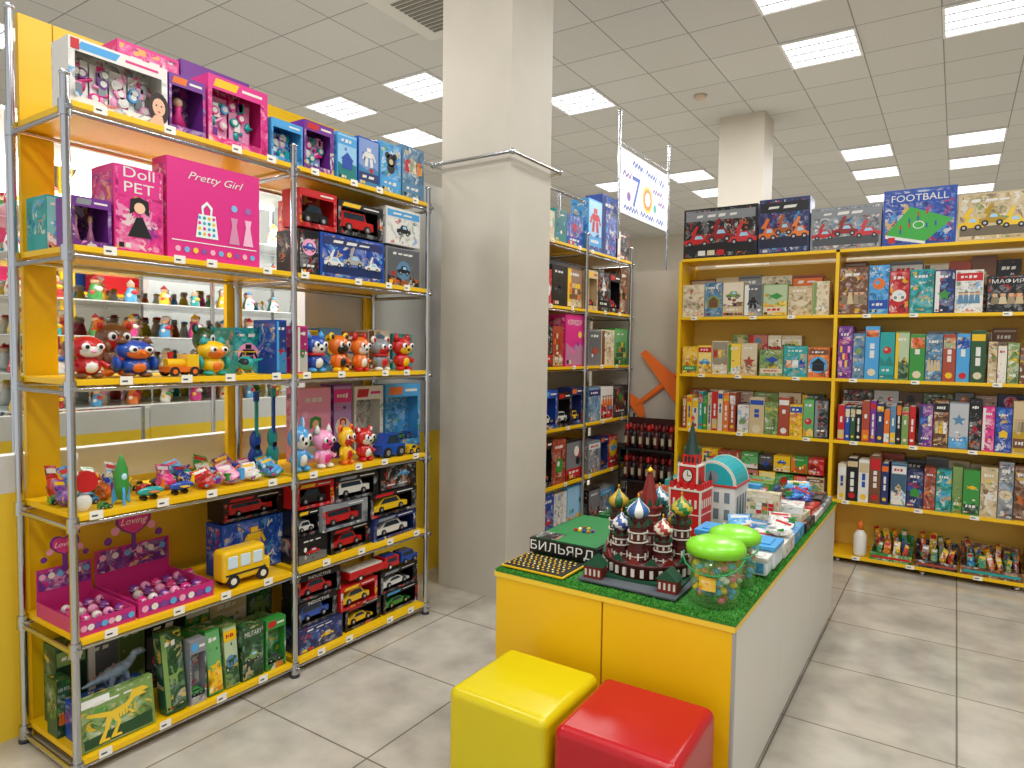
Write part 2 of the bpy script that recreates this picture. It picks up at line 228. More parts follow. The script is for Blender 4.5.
def winbox(w,d,h,c,name='window_box',text=None,toy='car',n=1,face=0,**o):
    root=E(name); mb=MB(); m=M(COL[c[0]],.35); t=.004; a=ART(c[0],1)
    mb.box(-w/2,w/2,d-t,d,0,h,ART(c[0],0)); mb.box(-w/2,w/2,0,d-t,0,t,m); mb.box(-w/2,w/2,0,d-t,h-t,h,m); mb.box(-w/2,-w/2+t,0,d-t,t,h-t,m); mb.box(w/2-t,w/2,0,d-t,t,h-t,m)
    s=R.uniform(.36,.44); mb.box(-w/2,w/2,-.001,0,0,h*.12,a); mb.box(-w/2,w/2,-.001,0,h*.8,h,m); mb.box(-w/2,-w*.44,-.001,0,h*.12,h*.8,a); mb.box(w*s,w/2,-.001,0,h*.12,h*.8,a)
    tc=M(COL['W' if c[0] not in 'WYEQ' else 'P' if c[0] in 'QW' else 'R'])
    if text: mb.text(text,0,h*.9,w*.8,h*.12,-.0016,tc)
    else:
        mb.poly([(-w*.42,h*.84),(-w*.05,h*.84),(0,h*.96),(-w*.38,h*.96)],-.0016,M(COL[R.choice('YROLS')])); mb.quad(w*.05,w*.4,h*.88,h*.92,-.0016,tc)
    if face:
        fx=w*.4; fz=h*.3; k=h*.2; mb.disc(fx,fz,k*.9,-.002,M('#2c1a14'),16,k*1.35); mb.disc(fx,fz+k*.1,k*.55,-.0026,M('#e8b898'),14,k*.75); mb.poly([(fx-k*.9,h*.02),(fx+k*.5,h*.02),(fx+k*.3,fz-k*.6),(fx-k*.35,fz-k*.6)],-.0024,M('#e8b898'))
        [mb.disc(fx+q*k*.22,fz+k*.22,k*.08,-.003,M('#1a1010'),8) for q in (-1,1)]; mb.disc(fx,fz-k*.28,k*.14,-.003,M('#c02848'),8,k*.06); mb.quad(-w*.48,-w*.4,h*.82,h*.98,-.0026,M(COL['R']))
    mb.build('carton',root); cc=c[1] if len(c)>1 else R.choice('RBYGO')
    for i in range(n):
        q=MB(); ww=w*.78/n; cx=-w*.42+ww*(i+.5)
        if toy=='car': carmesh(q,cx,d*.08,h*.13,ww*.92,d*.6,min(h*.6,ww*.5),cc if n==1 else 'RGBY'[i%4])
        elif toy=='doll':
            q.lathe([(ww*.32,0),(ww*.1,h*.3),(ww*.14,h*.38),(ww*.04,h*.42)],(cx,d*.5,h*.14),M(COL[cc])); q.ell((cx,d*.5,h*.61),(ww*.16,ww*.15,h*.09),M('#f2c6a4')); q.ell((cx,d*.62,h*.62),(ww*.22,ww*.16,h*.12),M(COL['N']))
        else:
            q.box(cx-ww*.45,cx+ww*.45,d*.55,d*.57,h*.05,h*.78,tone(c[0],.5))
            for k in range(12):
                p=(cx+R.uniform(-.4,.4)*ww,d*.55,h*R.uniform(.2,.72)); mm=M(COL[R.choice('SQVWLQSP' if c[0] in 'WQ' else 'QTPWTLPV')],.25)
                if k%4==0: q.cyl((p[0],p[1]-.006,p[2]),(p[0]+R.uniform(-.05,.05),p[1]-.006,p[2]+R.uniform(-.05,.05)),.006,mm)
                elif k%4==1: q.cyl(p,(p[0],p[1]-.014,p[2]),.018,mm); q.cyl(p,(p[0],p[1]-.016,p[2]),.011,M(COL['W']))
                elif k%4==2: q.box(p[0]-.012,p[0]+.012,p[1]-.012,p[1],p[2]-.018,p[2]+.018,mm)
                else: q.ell(p,(.013,.012,.022),mm,10,6)
        q.build('toy_'+('car' if toy=='car' else 'doll' if toy=='doll' else 'accessories'),root)
    return root
# ---------------- toys
EYE=M('#0c0c10',.1); WHT=M('#f4f4f0',.25)
def critter(w,d,h,c,name='animal_toy',ear='round',snout=None,wing=None,scarf=None,**o):
    root=E(name); w*=1.16; D=min(w*.75,.1); y=D/2; a=M(COL[c[0]],.3,coat=.3); b=M(COL[c[1]],.35); e3=M(COL[c[2] if len(c)>2 else c[1]],.35)
    mb=MB(); mb.ell((0,y,h*.27),(w*.3,D*.42,h*.22),a); mb.ell((0,y-D*.12,h*.25),(w*.2,D*.34,h*.16),b); mb.build('body',root)
    mb=MB(); mb.ell((0,y,h*.64),(w*.4,D*.48,h*.24),a); mb.ell((0,y-D*.2,h*.58),(w*.28,D*.33,h*.15),b); mb.build('head',root)
    for s in (-1,1):
        mb=MB(); mb.ell((s*w*.16,y-D*.48,h*.66),(w*.1,D*.08,h*.075),WHT,10,6); mb.ell((s*w*.15,y-D*.55,h*.655),(w*.05,D*.04,h*.045),EYE,8,5); mb.build('eye',root)
        mb=MB()
        if ear=='round': mb.ell((s*w*.32,y,h*.84),(w*.13,D*.12,h*.1),e3); mb.ell((s*w*.32,y-D*.08,h*.84),(w*.07,D*.08,h*.06),b)
        elif ear=='point': mb.lathe([(w*.13,0),(w*.07,h*.12),(.001,h*.2)],(s*w*.25,y,h*.8),e3,10)
        elif ear=='long': mb.ell((s*w*.14,y,h*.9),(w*.08,D*.1,h*.14),a); mb.ell((s*w*.14,y-D*.06,h*.9),(w*.04,D*.07,h*.1),b)
        else: mb.ell((s*w*.44,y,h*.66),(w*.09,D*.2,h*.12),e3)
        mb.build('ear',root)
        mb=MB(); mb.ell((s*w*.18,y-D*.15,h*.06),(w*.13,D*.28,h*.06),e3); mb.build('foot',root)
        mb=MB()
        if wing: mb.ell((s*w*.38,y,h*.32),(w*.08,D*.3,h*.18),M(COL[wing]))
        else: mb.cyl((s*w*.26,y,h*.36),(s*w*.42,y-D*.2,h*.24),w*.06,a,w*.08)
        mb.build('wing' if wing else 'arm',root)
    mb=MB()
    if snout=='beak': mb.cyl((0,y-D*.45,h*.58),(0,y-D*.75,h*.55),w*.07,M(COL['O']),.001)
    else: mb.ell((0,y-D*.5,h*.56),(w*.07,D*.07,h*.035),M(COL[snout]) if snout else EYE,8,5)
    mb.build('beak' if snout=='beak' else 'nose',root)
    if scarf: mb=MB(); mb.lathe([(w*.26,0),(w*.33,h*.03),(w*.26,h*.07)],(0,y,h*.4),M(COL[scarf])); mb.build('scarf',root)
    return root
def vehicle(w,d,h,c,name='toy_car',**o):
    root=E(name); h=min(h,w*.72); D=min(.09,w*.6); mb=MB(); a=M(COL[c[0]],.25,coat=.4); r=h*.17; b=M(COL[c[1] if len(c)>1 else 'W'],.3)
    if name=='toy_bus':
        mb.box(-w*.48,w*.38,0.004,D,h*.14,h*.96,a); ob=mb.build('body',root,.02,seg=4); q=MB(); q.box(w*.3,w*.49,0.006,D-.002,h*.15,h*.56,a); q.build('bonnet',root,.014,seg=4)
        for i in range(3): q=MB(); q.box(-w*.4+i*w*.25,-w*.21+i*w*.25,0,.006,h*.5,h*.8,M('#cfe3ea',.1)); q.build('window',root,.002)
        q=MB(); q.box(-w*.44,w*.36,.001,.006,h*.32,h*.36,M('#222222')); q.build('stripe',root)
    elif name=='toy_truck':
        mb.box(-w*.5,w*.2,.004,D,h*.2,h*.6,a); mb.box(w*.2,w*.5,.004,D,h*.15,h*.75,a); mb.build('body',root,.003)
        q=MB(); q.box(-w*.48,w*.15,.01,D-.01,h*.62,h*.7,b); [q.cyl((-w*.45+i*w*.1,.012,h*.72),(-w*.45+i*w*.1,D-.012,h*.72),h*.02,b) for i in range(6)]; q.box(w*.25,w*.45,.02,D-.02,h*.75,h*.85,M(COL['B'])); q.build('ladder',root)
        q=MB(); q.box(w*.26,w*.44,.002,D+.002,h*.45,h*.68,M('#22303c',.1)); q.build('window',root)
    elif name=='toy_helicopter':
        mb.ell((-w*.1,D/2,h*.45),(w*.26,D*.42,h*.3),a); mb.cyl((.05*w,D/2,h*.5),(w*.46,D/2,h*.62),h*.12,a,h*.04); mb.build('body',root)
        q=MB(); q.ell((-w*.2,D/2-.004,h*.5),(w*.15,D*.4,h*.18),M('#22303c',.1)); q.build('cockpit',root)
        q=MB(); q.cyl((-w*.1,D/2,h*.72),(-w*.1,D/2,h*.9),w*.02,b); q.box(-w*.46,w*.3,D*.42,D*.58,h*.9,h*.93,b); q.box(-w*.13,-w*.07,0,D,h*.9,h*.93,b); q.build('rotor',root)
        q=MB(); [q.box(-w*.35,w*.15,yy,yy+.006,0,.006,b) for yy in (D*.2,D*.75)]; [q.cyl((xx,yy,0.003),(xx,D/2,h*.25),.003,b) for xx in (-w*.25,w*.05) for yy in (D*.22,D*.77)]; q.build('skid',root); return root
    elif name=='toy_plane':
        mb.ell((0,D/2,h*.4),(w*.48,D*.16,h*.22),a); mb.build('fuselage',root); q=MB(); q.box(-w*.12,w*.16,0,D,h*.36,h*.42,b); q.build('wing',root,.002)
        q=MB(); q.prism([(.3*w,.4*h),(.48*w,.4*h),(.48*w,.9*h),(.42*w,.9*h)],D*.46,D*.54,b); q.build('tail_fin',root); r=h*.12
        for xx in (-w*.25,w*.1): q=MB(); q.cyl((xx,D*.3,r),(xx,D*.7,r),r,EYE); q.build('wheel',root)
        return root
    elif name=='toy_train':
        mb.box(-w*.45,w*.45,.004,D,h*.18,h*.4,b); mb.cyl((-w*.42,D/2,h*.52),(w*.1,D/2,h*.52),h*.2,a); mb.box(w*.1,w*.45,.006,D,h*.4,h*.9,a); mb.build('body',root)
        q=MB(); q.cyl((-w*.28,D/2,h*.7),(-w*.28,D/2,h*.98),w*.06,M(COL['R']),w*.09); q.build('chimney',root); r=h*.2
    else: carmesh(mb,0,0,0,w*.96,D,h,c[0]); mb.build('body',root); return root
    for xx in (-.3,.3):
        for yy in (0,D*.85): q=MB(); q.cyl((xx*w,yy,r),(xx*w,yy+D*.15,r),r,M('#1a1a1c',.6)); q.cyl((xx*w,yy-.001,r),(xx*w,yy+D*.15+.001,r),r*.5,b); q.build('wheel',root)
    return root
def rocket(w,d,h,c,name='toy_rocket',**o):
    root=E(name); mb=MB(); mb.lathe([(w*.22,h*.1),(w*.36,h*.35),(w*.3,h*.7),(w*.12,h*.9),(.001,h)],(0,w/2,0),M(COL[c[0]],.3)); mb.build('body',root)
    for i in range(3): q=MB(); q.prism([(w*.15,h*.1),(w*.48,0),(w*.45,h*.25),(w*.3,h*.4)],-.004,.004,M(COL[c[1]]),Matrix.Translation((0,w/2,0))@Matrix.Rotation(2.1*i+.3,4,'Z')); q.build('fin',root)
    q=MB(); q.ell((0,w*.2,h*.55),(w*.14,w*.06,h*.07),M('#bfe4f5',.1)); q.build('porthole',root); return root
def snail(w,d,h,c,name='snail_toy',**o):
    root=E(name); D=w*.6; q=MB(); q.ell((0,D/2,h*.15),(w*.46,D*.3,h*.15),M(COL[c[0]])); q.ell((-w*.33,D/2,h*.5),(w*.13,D*.25,h*.2),M(COL[c[0]])); q.build('body',root)
    q=MB(); q.cyl((w*.1,D*.2,h*.5),(w*.1,D*.8,h*.5),min(h*.33,w*.36),M(COL[c[1]])); q.cyl((w*.1,D*.17,h*.5),(w*.1,D*.83,h*.5),h*.18,M(COL[c[2]])); q.build('shell',root)
    for s in (-1,1): q=MB(); q.cyl((-w*.35,D/2,h*.6),(-w*.38+s*w*.06,D/2,h*.92),w*.015,M(COL[c[0]])); q.ell((-w*.38+s*w*.06,D/2-.002,h*.93),(w*.06,w*.06,h*.07),WHT,8,6); q.build('eye_stalk',root)
    return root
def dino(w,d,h,c,name='dinosaur_toy',**o):
    D=.07; root=E(name); m=surf('hide','n','#7f90a0','#566878',.5,ns=40); q=MB(); P=[(-.5,.34,.03),(-.36,.38,.07),(-.22,.42,.12),(-.06,.47,.19),(.1,.5,.2),(.22,.6,.13),(.3,.74,.1)]
    for (a,b,r),(a2,b2,r2) in zip(P,P[1:]): q.cyl((a*w,D/2,b*h),(a2*w,D/2,b2*h),r*h,m,r2*h)
    for a,b,r in P[1:]: q.ell((a*w,D/2,b*h),(r*h,r*h,r*h),m)
    q.ell((.38*w,D/2,.84*h),(.12*w,.1*h,.11*h),m); q.ell((.45*w,D/2,.8*h),(.07*w,.07*h,.06*h),m)
    for s in (-1,1):
        for a,u in ((-.06,-.03),(.14,.04)):
            y=D/2+s*.13*h; K=((a*w,y,.4*h),((a+u)*w,y+s*.03*h,.2*h),((a-u*.2)*w,y+s*.03*h,.05*h)); q.cyl(K[0],K[1],.09*h,m,.06*h); q.cyl(K[1],K[2],.06*h,m,.045*h); q.ell(K[1],(.06*h,.06*h,.06*h),m); q.ell((K[2][0]+.02*w,K[2][1],.04*h),(.05*w,.05*h,.04*h),m)
    q.build('body',root); q=MB(); [q.ell((.4*w,D/2+s*.09*h,.88*h),(.012*w,.02*h,.02*h),M(COL['Y']),8,5) for s in (-1,1)]; q.build('eye',root)
    q=MB(); [q.prism([((-.35+i*.1)*w,(.42+.02*i+.1*(1-abs(i-3)/3))*h),((-.28+i*.1)*w,(.42+.02*i+.1*(1-abs(i-3)/3))*h),((-.315+i*.1)*w,(.56+.02*i+.13*(1-abs(i-3)/3))*h)],D/2-.003,D/2+.003,M('#8a5a4a')) for i in range(6)]; q.build('back_plate',root); return root
def guitar(w,d,h,c,name='toy_guitar',**o):
    root=E(name); q=MB(); q.ell((0,.02,h*.16),(w*.48,.018,h*.16),M(COL[c[0]],.3)); q.ell((0,.02,h*.38),(w*.36,.018,h*.13),M(COL[c[0]],.3)); q.build('body',root)
    q=MB(); q.box(-w*.08,w*.08,.004,.016,h*.2,h*.9,M(COL[c[1]])); q.box(-w*.14,w*.14,.004,.018,h*.88,h,M(COL[c[0]])); q.build('neck',root); q=MB(); q.disc(0,h*.3,w*.16,.0005,EYE); q.build('sound_hole',root); return root
def bagtoy(w,d,h,c,name='bagged_toy',**o):
    root=E(name); q=MB(); cc=lambda:M(COL[R.choice('RYBGPLOWVT')],.25); q.ell((0,.045,h*.27),(w*.47,.042,h*.25),ART(c[0],1),12,7,None,.13); q.build('bag',root); q=MB()
    for i in range(3): a=R.uniform(-.4,.2)*w; b=R.uniform(0,.03); q.box(a,a+w*.2,.004+b,.03+b,h*.18,h*R.uniform(.3,.62),cc())
    q.cyl((-w*.3,.012,h*.15),(w*.3,.014,h*R.uniform(.3,.6)),w*.05,cc()); q.build('toy_pieces',root)
    q=MB(); T=Matrix.Translation((0,.06,h*.35))@Matrix.Rotation(R.uniform(-.4,.4),4,'Y')@Matrix.Rotation(-R.uniform(.5,1.0),4,'X'); q.box(-w*.36,w*.36,0,.003,0,h*.5,ART(c[0],0),T); q.box(-w*.28,w*.28,-.001,0,h*.3,h*.42,M(COL[R.choice('WYR')]),T); q.build('header_card',root); return root
def capsule(w,d,h,c,name='toy_capsule',**o):
    root=E(name); r=min(w/2,h/2); q=MB(); q.ell((0,r,r),(r,r,r),M(COL[c[0]],.1,coat=.8)); q.lathe([(r*1.01,-r*.04),(r*1.01,r*.04)],(0,r,r),M('#d8d4dc')); q.build('shell',root)
    q=MB(); q.ell((0,r*.16,r*1.2),(r*.5,r*.2,r*.45),M(COL[c[1]])); q.ell((r*.2,r*.02,r*1.4),(r*.3,r*.15,r*.25),M(COL['Q'])); q.build('prize',root); return root
def sack(w,d,h,c,name='squeeze_bottle',**o):
    root=E(name); r=w/2; q=MB(); q.lathe([(r*.9,0),(r,h*.08),(r,h*.6),(r*.4,h*.76)],(0,r,0),M(COL[c[0]],.3)); q.build('bottle',root); q=MB(); q.lathe([(r*.45,0),(r*.4,h*.2),(r*.15,h*.25)],(0,r,h*.75),M(COL[c[1]])); q.build('cap',root); return root
def tray(w,d,h,c,name='display_tray',text=None,fh=.18,head=1,**o):
    root=E(name); m=ART(c[0],0) if not head else tone(c[0],-.1); t=.004; q=MB(); b=h*fh; q.box(-w/2,w/2,0,d,0,t,m); q.box(-w/2,w/2,0,t,t,b,m); q.box(-w/2,-w/2+t,t,d-t,t,b,m); q.box(w/2-t,w/2,t,d-t,t,b,m); q.box(-w/2,w/2,d-t,d,t,h*(.58 if head else .5),m)
    q.quad(-w*.46,w*.46,b*.3,b*.6,-.001,M(COL[c[1]]))
    if head: [q.disc(w*(-.42+.12*i),b*.5,b*.22,-.0015,tone('QWVL'[i%4],.1),10) for i in range(8)]; q.quad(-w*.47,w*.47,h*.3,h*.56,d-t-.0005,ART('V',0)); [q.disc(w*(-.4+.16*i),h*.48,h*.04,d-t-.001,tone('QWL'[i%3],.2),10) for i in range(6)]
    q.build('tray',root)
    if not head: return root
    q=MB(); hw=min(w*.26,.07); z0=h*.84; p=[(0,-.8),(.6,-.45),(1,.05),(1.0,.5),(.75,.85),(.4,.9),(0,.65),(-.4,.9),(-.75,.85),(-1.0,.5),(-1,.05),(-.6,-.45)]; q.prism([(a*hw,z0+b_*hw*.9) for a,b_ in p],d-t-.006,d-t-.001,M(COL[c[1]])); q.prism([(a*hw*.86,z0+b_*hw*.77) for a,b_ in p],d-t-.008,d-t-.0061,tone('P',.05)); q.box(-.008,.008,d-t-.005,d-t-.001,h*.5,z0-hw*.5,M(COL[c[1]]))
    for k in (-1,1): [q.disc(k*hw*(1.05+.4*j),z0-hw*(.3+.5*j),hw*.24,d-t-.0065,M(COL['QV'[j%2]]),10) for j in range(2)]
    if text: q.text(text,0,z0+hw*.1,hw*1.45,hw*.5,d-t-.0095,tone('Q',.75),.35)
    q.build('header_card',root); return root
MK=dict(carton=carton,book=book,win=winbox,crit=critter,veh=vehicle,rocket=rocket,snail=snail,dino=dino,guitar=guitar,bag=bagtoy,cap=capsule,bottle=sack,tray=tray)
CAT=dict(carton='toy box',book='book',win='toy box',crit='animal toy',veh='toy vehicle',rocket='toy rocket',snail='snail toy',dino='dinosaur toy',guitar='toy guitar',bag='bagged toy',cap='toy capsule',bottle='bottle',tray='display tray')
Z6=[2.3,1.83,1.38,.92,.49,.07]
U=dict(near=dict(t='X',f=-2.475,z=Z6,n='front chrome rack'),far=dict(t='X',f=-2.475,z=Z6,n='chrome rack behind pillar'),
 back=dict(t='Y',f=5.31,z=[2.25,1.785,1.33,.885,.455,.06],n='back wall shelving'))
LV=['top','second','third','fourth','fifth','bottom']
def put(u,lv,x0,x1,yt,kind,c,label,setb=0,z0=0,group=None,dd=None,lean=0,turn=0,**o):
    q=U[u]; z=q['z'][lv]+z0+.0005; lim=(q['z'][lv-1]-.05 if lv else 9)-z
    if q['t']=='X':
        X=q['f']-setb; a=ypx(x0,X,z+.05); b=ypx(x1,X,z+.05); a=max(a,1.064) if u=='near' else a; loc=(X,(a+b)/2,z); hh=zpy(yt,X,(a+b)/2)-z if yt>5 else yt; rz=PI/2
    else:
        Y=q['f']+setb; a=xpx(x0,Y,z+.05); b=xpx(x1,Y,z+.05); a=max(a,-1.874); loc=((a+b)/2,Y,z); hh=zpy(yt,(a+b)/2,Y)-z if yt>5 else yt; rz=0
    w=max(b-a-.004,.02); d=dd or dict(carton=.16,win=.12,book=.15,tray=.2).get(kind,.1)
    ob=MK[kind](w,d,max(min(hh,lim),.03),c,**o); ob.location=(loc[0],loc[1],loc[2]+d*math.sin(lean)); ob.rotation_euler=(-lean,0,rz+turn); tag(ob,label,CAT[kind],group or f"goods on the {LV[lv]} shelf of the {q['n']}"); return ob
def row(u,lv,sp,where,**k):
    sp=sorted(sp,key=lambda s:s[0])
    for i,s in enumerate(sp):
        o=dict(k)
        if len(s)>6: o.update(s[6])
        put(u,lv,s[0],s[1],s[2],s[3],s[4],f"{s[5]}, {ORD[i]} from left, {where}",**o)
KW=dict(carton='printed toy box',book='upright book',win='window toy box',bag='bagged toy',cap='toy capsule')
def auto(u,lv,x0,x1,yt,cols,where,kind='carton',jit=.25,hj=5,sj=0,**k):
    ws=[1+R.uniform(-jit,jit) for _ in cols]; t=sum(ws); x=x0; sp=[]
    for w,c in zip(ws,cols):
        e=x+(x1-x0)*w/t; y=yt+R.uniform(-hj,hj) if yt>5 else yt*R.uniform(.88,1); kd=kind if isinstance(kind,str) else R.choice(kind)
        sp.append((x,e,y,kd,c+R.choice('RBYGWO'),f"{CN[c]} {KW[kd]}",dict(setb=k.get('setb',0)+R.uniform(0,sj)))); x=e
    row(u,lv,sp,where,**k)
# ================= ROOM
flo=surf('floor_tiles','tile','#cac3b5','#bfb7a8',.14,off=(-.06,.1,0),mort=.004,mc='#80786b',nf=.34,ns=4.5)
cei=surf('ceiling_tiles','tile','#d4d4d1','#cdcdca',.8,off=(-.4,-.25,0),mort=.006,mc='#8e8f8f',nf=.08,ns=60)
pla=surf('plaster','bump','#cac2b3','#c6beaf',.6,ns=5,bs=.05); pla2=surf('plaster_grey','bump','#cfcfcb','#cacac6',.6,ns=5,bs=.05)
struct('floor',MB().box(-11,4.5,-3,15,-.1,0,flo)); struct('ceiling',MB().box(-11,4.5,-3,15,4.2,4.3,cei))
struct('wall_back',MB().box(-11,4.5,15,15.1,0,4.2,pla)); struct('wall_left',MB().box(-11.1,-11,-3,15,0,4.2,pla)); struct('wall_right',MB().box(4.5,4.6,-3,15,0,4.2,pla))
struct('wall_partition',MB().box(-2.86,4.5,5.68,5.76,0,2.22,pla))
YEL=surf('yellow_laminate','n','#f6c60c','#f0bd08',.35,ns=2); YL2=M('#f8d23a',.4)
struct('wall_rack_side',MB().box(-3.0,-2.93,2.4,5.76,.95,2.58,pla2).box(-3.0,-2.93,2.4,5.76,0,.95,YL2))
struct('wall_low',MB().box(-3.0,-2.93,-.4,2.395,0,.94,YL2).box(-3.0,-2.93,-.4,2.395,.94,1.08,M('#dcdcd8',.4)))
mb=MB(); mb.box(-2.70,-2.19,3.26,3.72,0,4.2,pla); struct('wall_pillar',mb)
struct('wall_pillar_rear',MB().box(-2.38,-1.88,7.86,8.3,0,4.2,pla))
# ceiling fixtures
def light(x,y,lab,grp='square ceiling light panels'):
    r=E('ceiling_light',(x,y,4.2)); tag(r,lab,'ceiling light',grp); mb=MB(); s=.3
    for a in ((-s,s,-s,-s+.02),(-s,s,s-.02,s),(-s,-s+.02,-s+.02,s-.02),(s-.02,s,-s+.02,s-.02)): mb.box(*a,-.018,-.001,M('#e6e6e4'))
    for i in range(1,4): mb.box(-s+.02,s-.02,-s+i*.15-.005,-s+i*.15+.005,-.016,-.008,M('#aeaeac'))
    for i in range(1,8): mb.box(-s+i*.075-.002,-s+i*.075+.002,-s+.02,s-.02,-.014,-.008,M('#aeaeac'))
    mb.build('frame',r); MB().box(-s+.02,s-.02,-s+.02,s-.02,-.008,-.002,M('#f6f9ff',.5,em=2.3)).build('diffuser',r)
    l=bpy.data.lights.new('panel_lamp','AREA'); l.shape='SQUARE'; l.size=.55; l.energy=36; l.color=(.99,.995,1); o=bpy.data.objects.new('panel_lamp',l); CO.objects.link(o); o.location=(x,y,4.17)
LT=[(-1.1,5.35),(-1.1,6.55),(.1,6.55),(-3.5,6.55),(-4.7,5.35),(-4.7,6.55),(-1.1,10.15),(-1.1,11.35),(-1.1,13.15),(.1,10.15),(.1,11.35),(.1,13.15),(-5.9,5.35),(-5.9,6.55),(-3.5,10.15),(-3.5,11.35),(-4.7,10.15),(-9.5,5.35),(-1.1,1.15),(.1,2.35),(-1.1,-.65),(1.3,3.55),(-3.5,1.15),(-4.7,2.35),(1.3,-.65),(-7.1,2.35)]
ysu=sorted({y for x,y in LT}); xsu=sorted({x for x,y in LT})[::-1]
for x,y in LT: light(x,y,f"bright square ceiling light, {ORD[ysu.index(y)]} row going back, {ORD[xsu.index(x)]} column from right wall")
r=E('air_conditioner',(-3.5,4.15,4.2)); tag(r,'square cassette air conditioner with grey slats set in the ceiling','air conditioner'); MB().box(-.4,.4,-.4,.4,-.04,-.001,M('#d9d8d2')).build('panel',r,.01)
mb=MB(); [mb.box(-.26,.26,-.25+i*.05,-.22+i*.05,-.046,-.041,M('#76746c')) for i in range(11)]; mb.build('grille',r)
tag(MB().lathe([(.03,-.05),(.06,-.03),(.07,0)],(0,0,0),M('#cbb9a2')).build('smoke_detector'),'small round smoke detector on the ceiling before the rear pillar','smoke detector').location=(-2.35,7.06,4.199)
# ================= RACKS
def clampm(mb,p,r=.02): mb.cyl((p[0],p[1],p[2]-.025),(p[0],p[1],p[2]+.025),r,CH); mb.cyl((p[0],p[1],p[2]),(p[0]+.033,p[1],p[2]),.009,CH,n=8)
def rack(name,label,xf,xb,ys,zf,zb,zs,tags=3):
    r=E(name,(xb,ys[0],0)); tag(r,label,'shelf rack','chrome pipe shelf racks'); D=xf-xb
    for y in ys:
        for X,zt in ((D,zf),(0,zb)):
            mb=MB(); mb.cyl((X,y-ys[0],.012),(X,y-ys[0],zt),.0135,CH); mb.lathe([(.022,0),(.022,.012),(.014,.02)],(X,y-ys[0],0),M('#33343a')); mb.ell((X,y-ys[0],zt),(.017,.017,.012),CH); p=mb.build('post',r)
            for z in zs: q=MB(); clampm(q,(X,y-ys[0],z-.03)); q.build('clamp',p)
    for z in zs:
        for y in ys: q=MB(); q.cyl((0,y-ys[0],z-.045),(D,y-ys[0],z-.045),.009,CH,n=8); q.build('end_rail',r)
        for a,b in zip(ys,ys[1:]):
            q=MB(); q.box(-.01,D+.006,a-ys[0]+.016,b-ys[0]-.016,z-.02,z,YEL); q.build('shelf_board',r,.001)
            q=MB(); [q.cyl((X,a-ys[0],z-.033),(X,b-ys[0],z-.033),.009,CH,n=8) for X in (.0,D-.012)]; q.build('shelf_rail',r)
            for i in range(tags): yy=a-ys[0]+(b-a)*(i+.5+R.uniform(-.3,.3))/tags; q=MB(); q.box(D+.0065,D+.0075,yy-.022,yy+.022,z-.022,z+.008,M('#f5f2e6')); q.box(D+.0076,D+.008,yy-.015,yy+.004,z-.012,z-.006,M('#444444')); q.build('price_tag',r)
    for k,y in enumerate(ys): o=.09 if k==0 else 0; hw=.055 if k==0 else .04; q=MB(); q.box(-.045,-.02,y-ys[0]-hw+o,y-ys[0]+hw+o,.0,zb,YEL); q.build('back_strip',r)
    q=MB(); q.box(-.045,-.02,.15,ys[-1]-ys[0]-.041,zb-.09,zb,YEL); q.build('back_header',r); return r
rack('shelf_rack','large chrome pipe rack with yellow shelves left of the pillar',-2.455,-2.87,[1.045,1.95,2.85],2.38,2.7,Z6,4)
rack('shelf_rack','chrome pipe rack with yellow shelves just behind the pillar',-2.455,-2.87,[3.86,4.75,5.62],2.42,2.45,Z6,2)
q=MB()
for a,b in (((-2.74,3.22),(-2.15,3.22)),((-2.15,3.22),(-2.15,3.76)),((-2.15,3.76),(-2.74,3.76)),((-2.74,3.76),(-2.74,3.22))): q.cyl((*a,2.63),(*b,2.63),.01,CH); q.ell((*a,2.63),(.017,.017,.019),CH)
q.cyl((-2.74,3.22,2.63),(-2.74,2.9,2.63),.01,CH); q.cyl((-2.74,3.0,2.63),(-2.92,3.0,2.63),.01,CH); q.cyl((-2.15,3.76,2.63),(-2.4,3.9,2.63),.01,CH); q.cyl((-2.4,3.9,2.63),(-2.4,4.6,2.63),.01,CH); q.cyl((-2.4,4.2,2.63),(-2.4,4.2,2.44),.01,CH); tag(q.build('pipe_collar'),'chrome pipe square clamped around the front pillar with side rails','pipe')
# back wall unit
r=E('shelving_unit',(-1.888,5.3,0)); tag(r,'yellow two bay shelving unit against the back partition','shelving unit'); bx=[0,1.155,2.33]; ZB=U['back']['z']
for x in bx: MB().box(x-.012,x+.012,0,.36,.05,2.23,YEL).build('side_panel',r,.001)
for i in (0,1):
    for z in ZB: MB().box(bx[i]+.0125,bx[i+1]-.0125,-.004,.345,z-.022,z,YEL).build('shelf_board',r,.001)
    MB().box(bx[i]+.0125,bx[i+1]-.0125,.346,.36,.06,2.2,M('#e6c050',.5)).build('back_panel',r)
    for z in ZB[1:]:
        for k in range(3): xx=bx[i]+.15+k*.37+R.uniform(-.08,.08); MB().box(xx,xx+.05,-.006,-.0045,z-.024,z+.002,M('#f5f2e6')).box(xx+.006,xx+.03,-.0065,-.006,z-.014,z-.008,M('#444444')).build('price_tag',r)
for x in (.06,1.1,1.22,1.75,2.27): MB().lathe([(.025,0),(.018,.01),(.018,.037)],(x,.06,0),CH).build('foot',r)
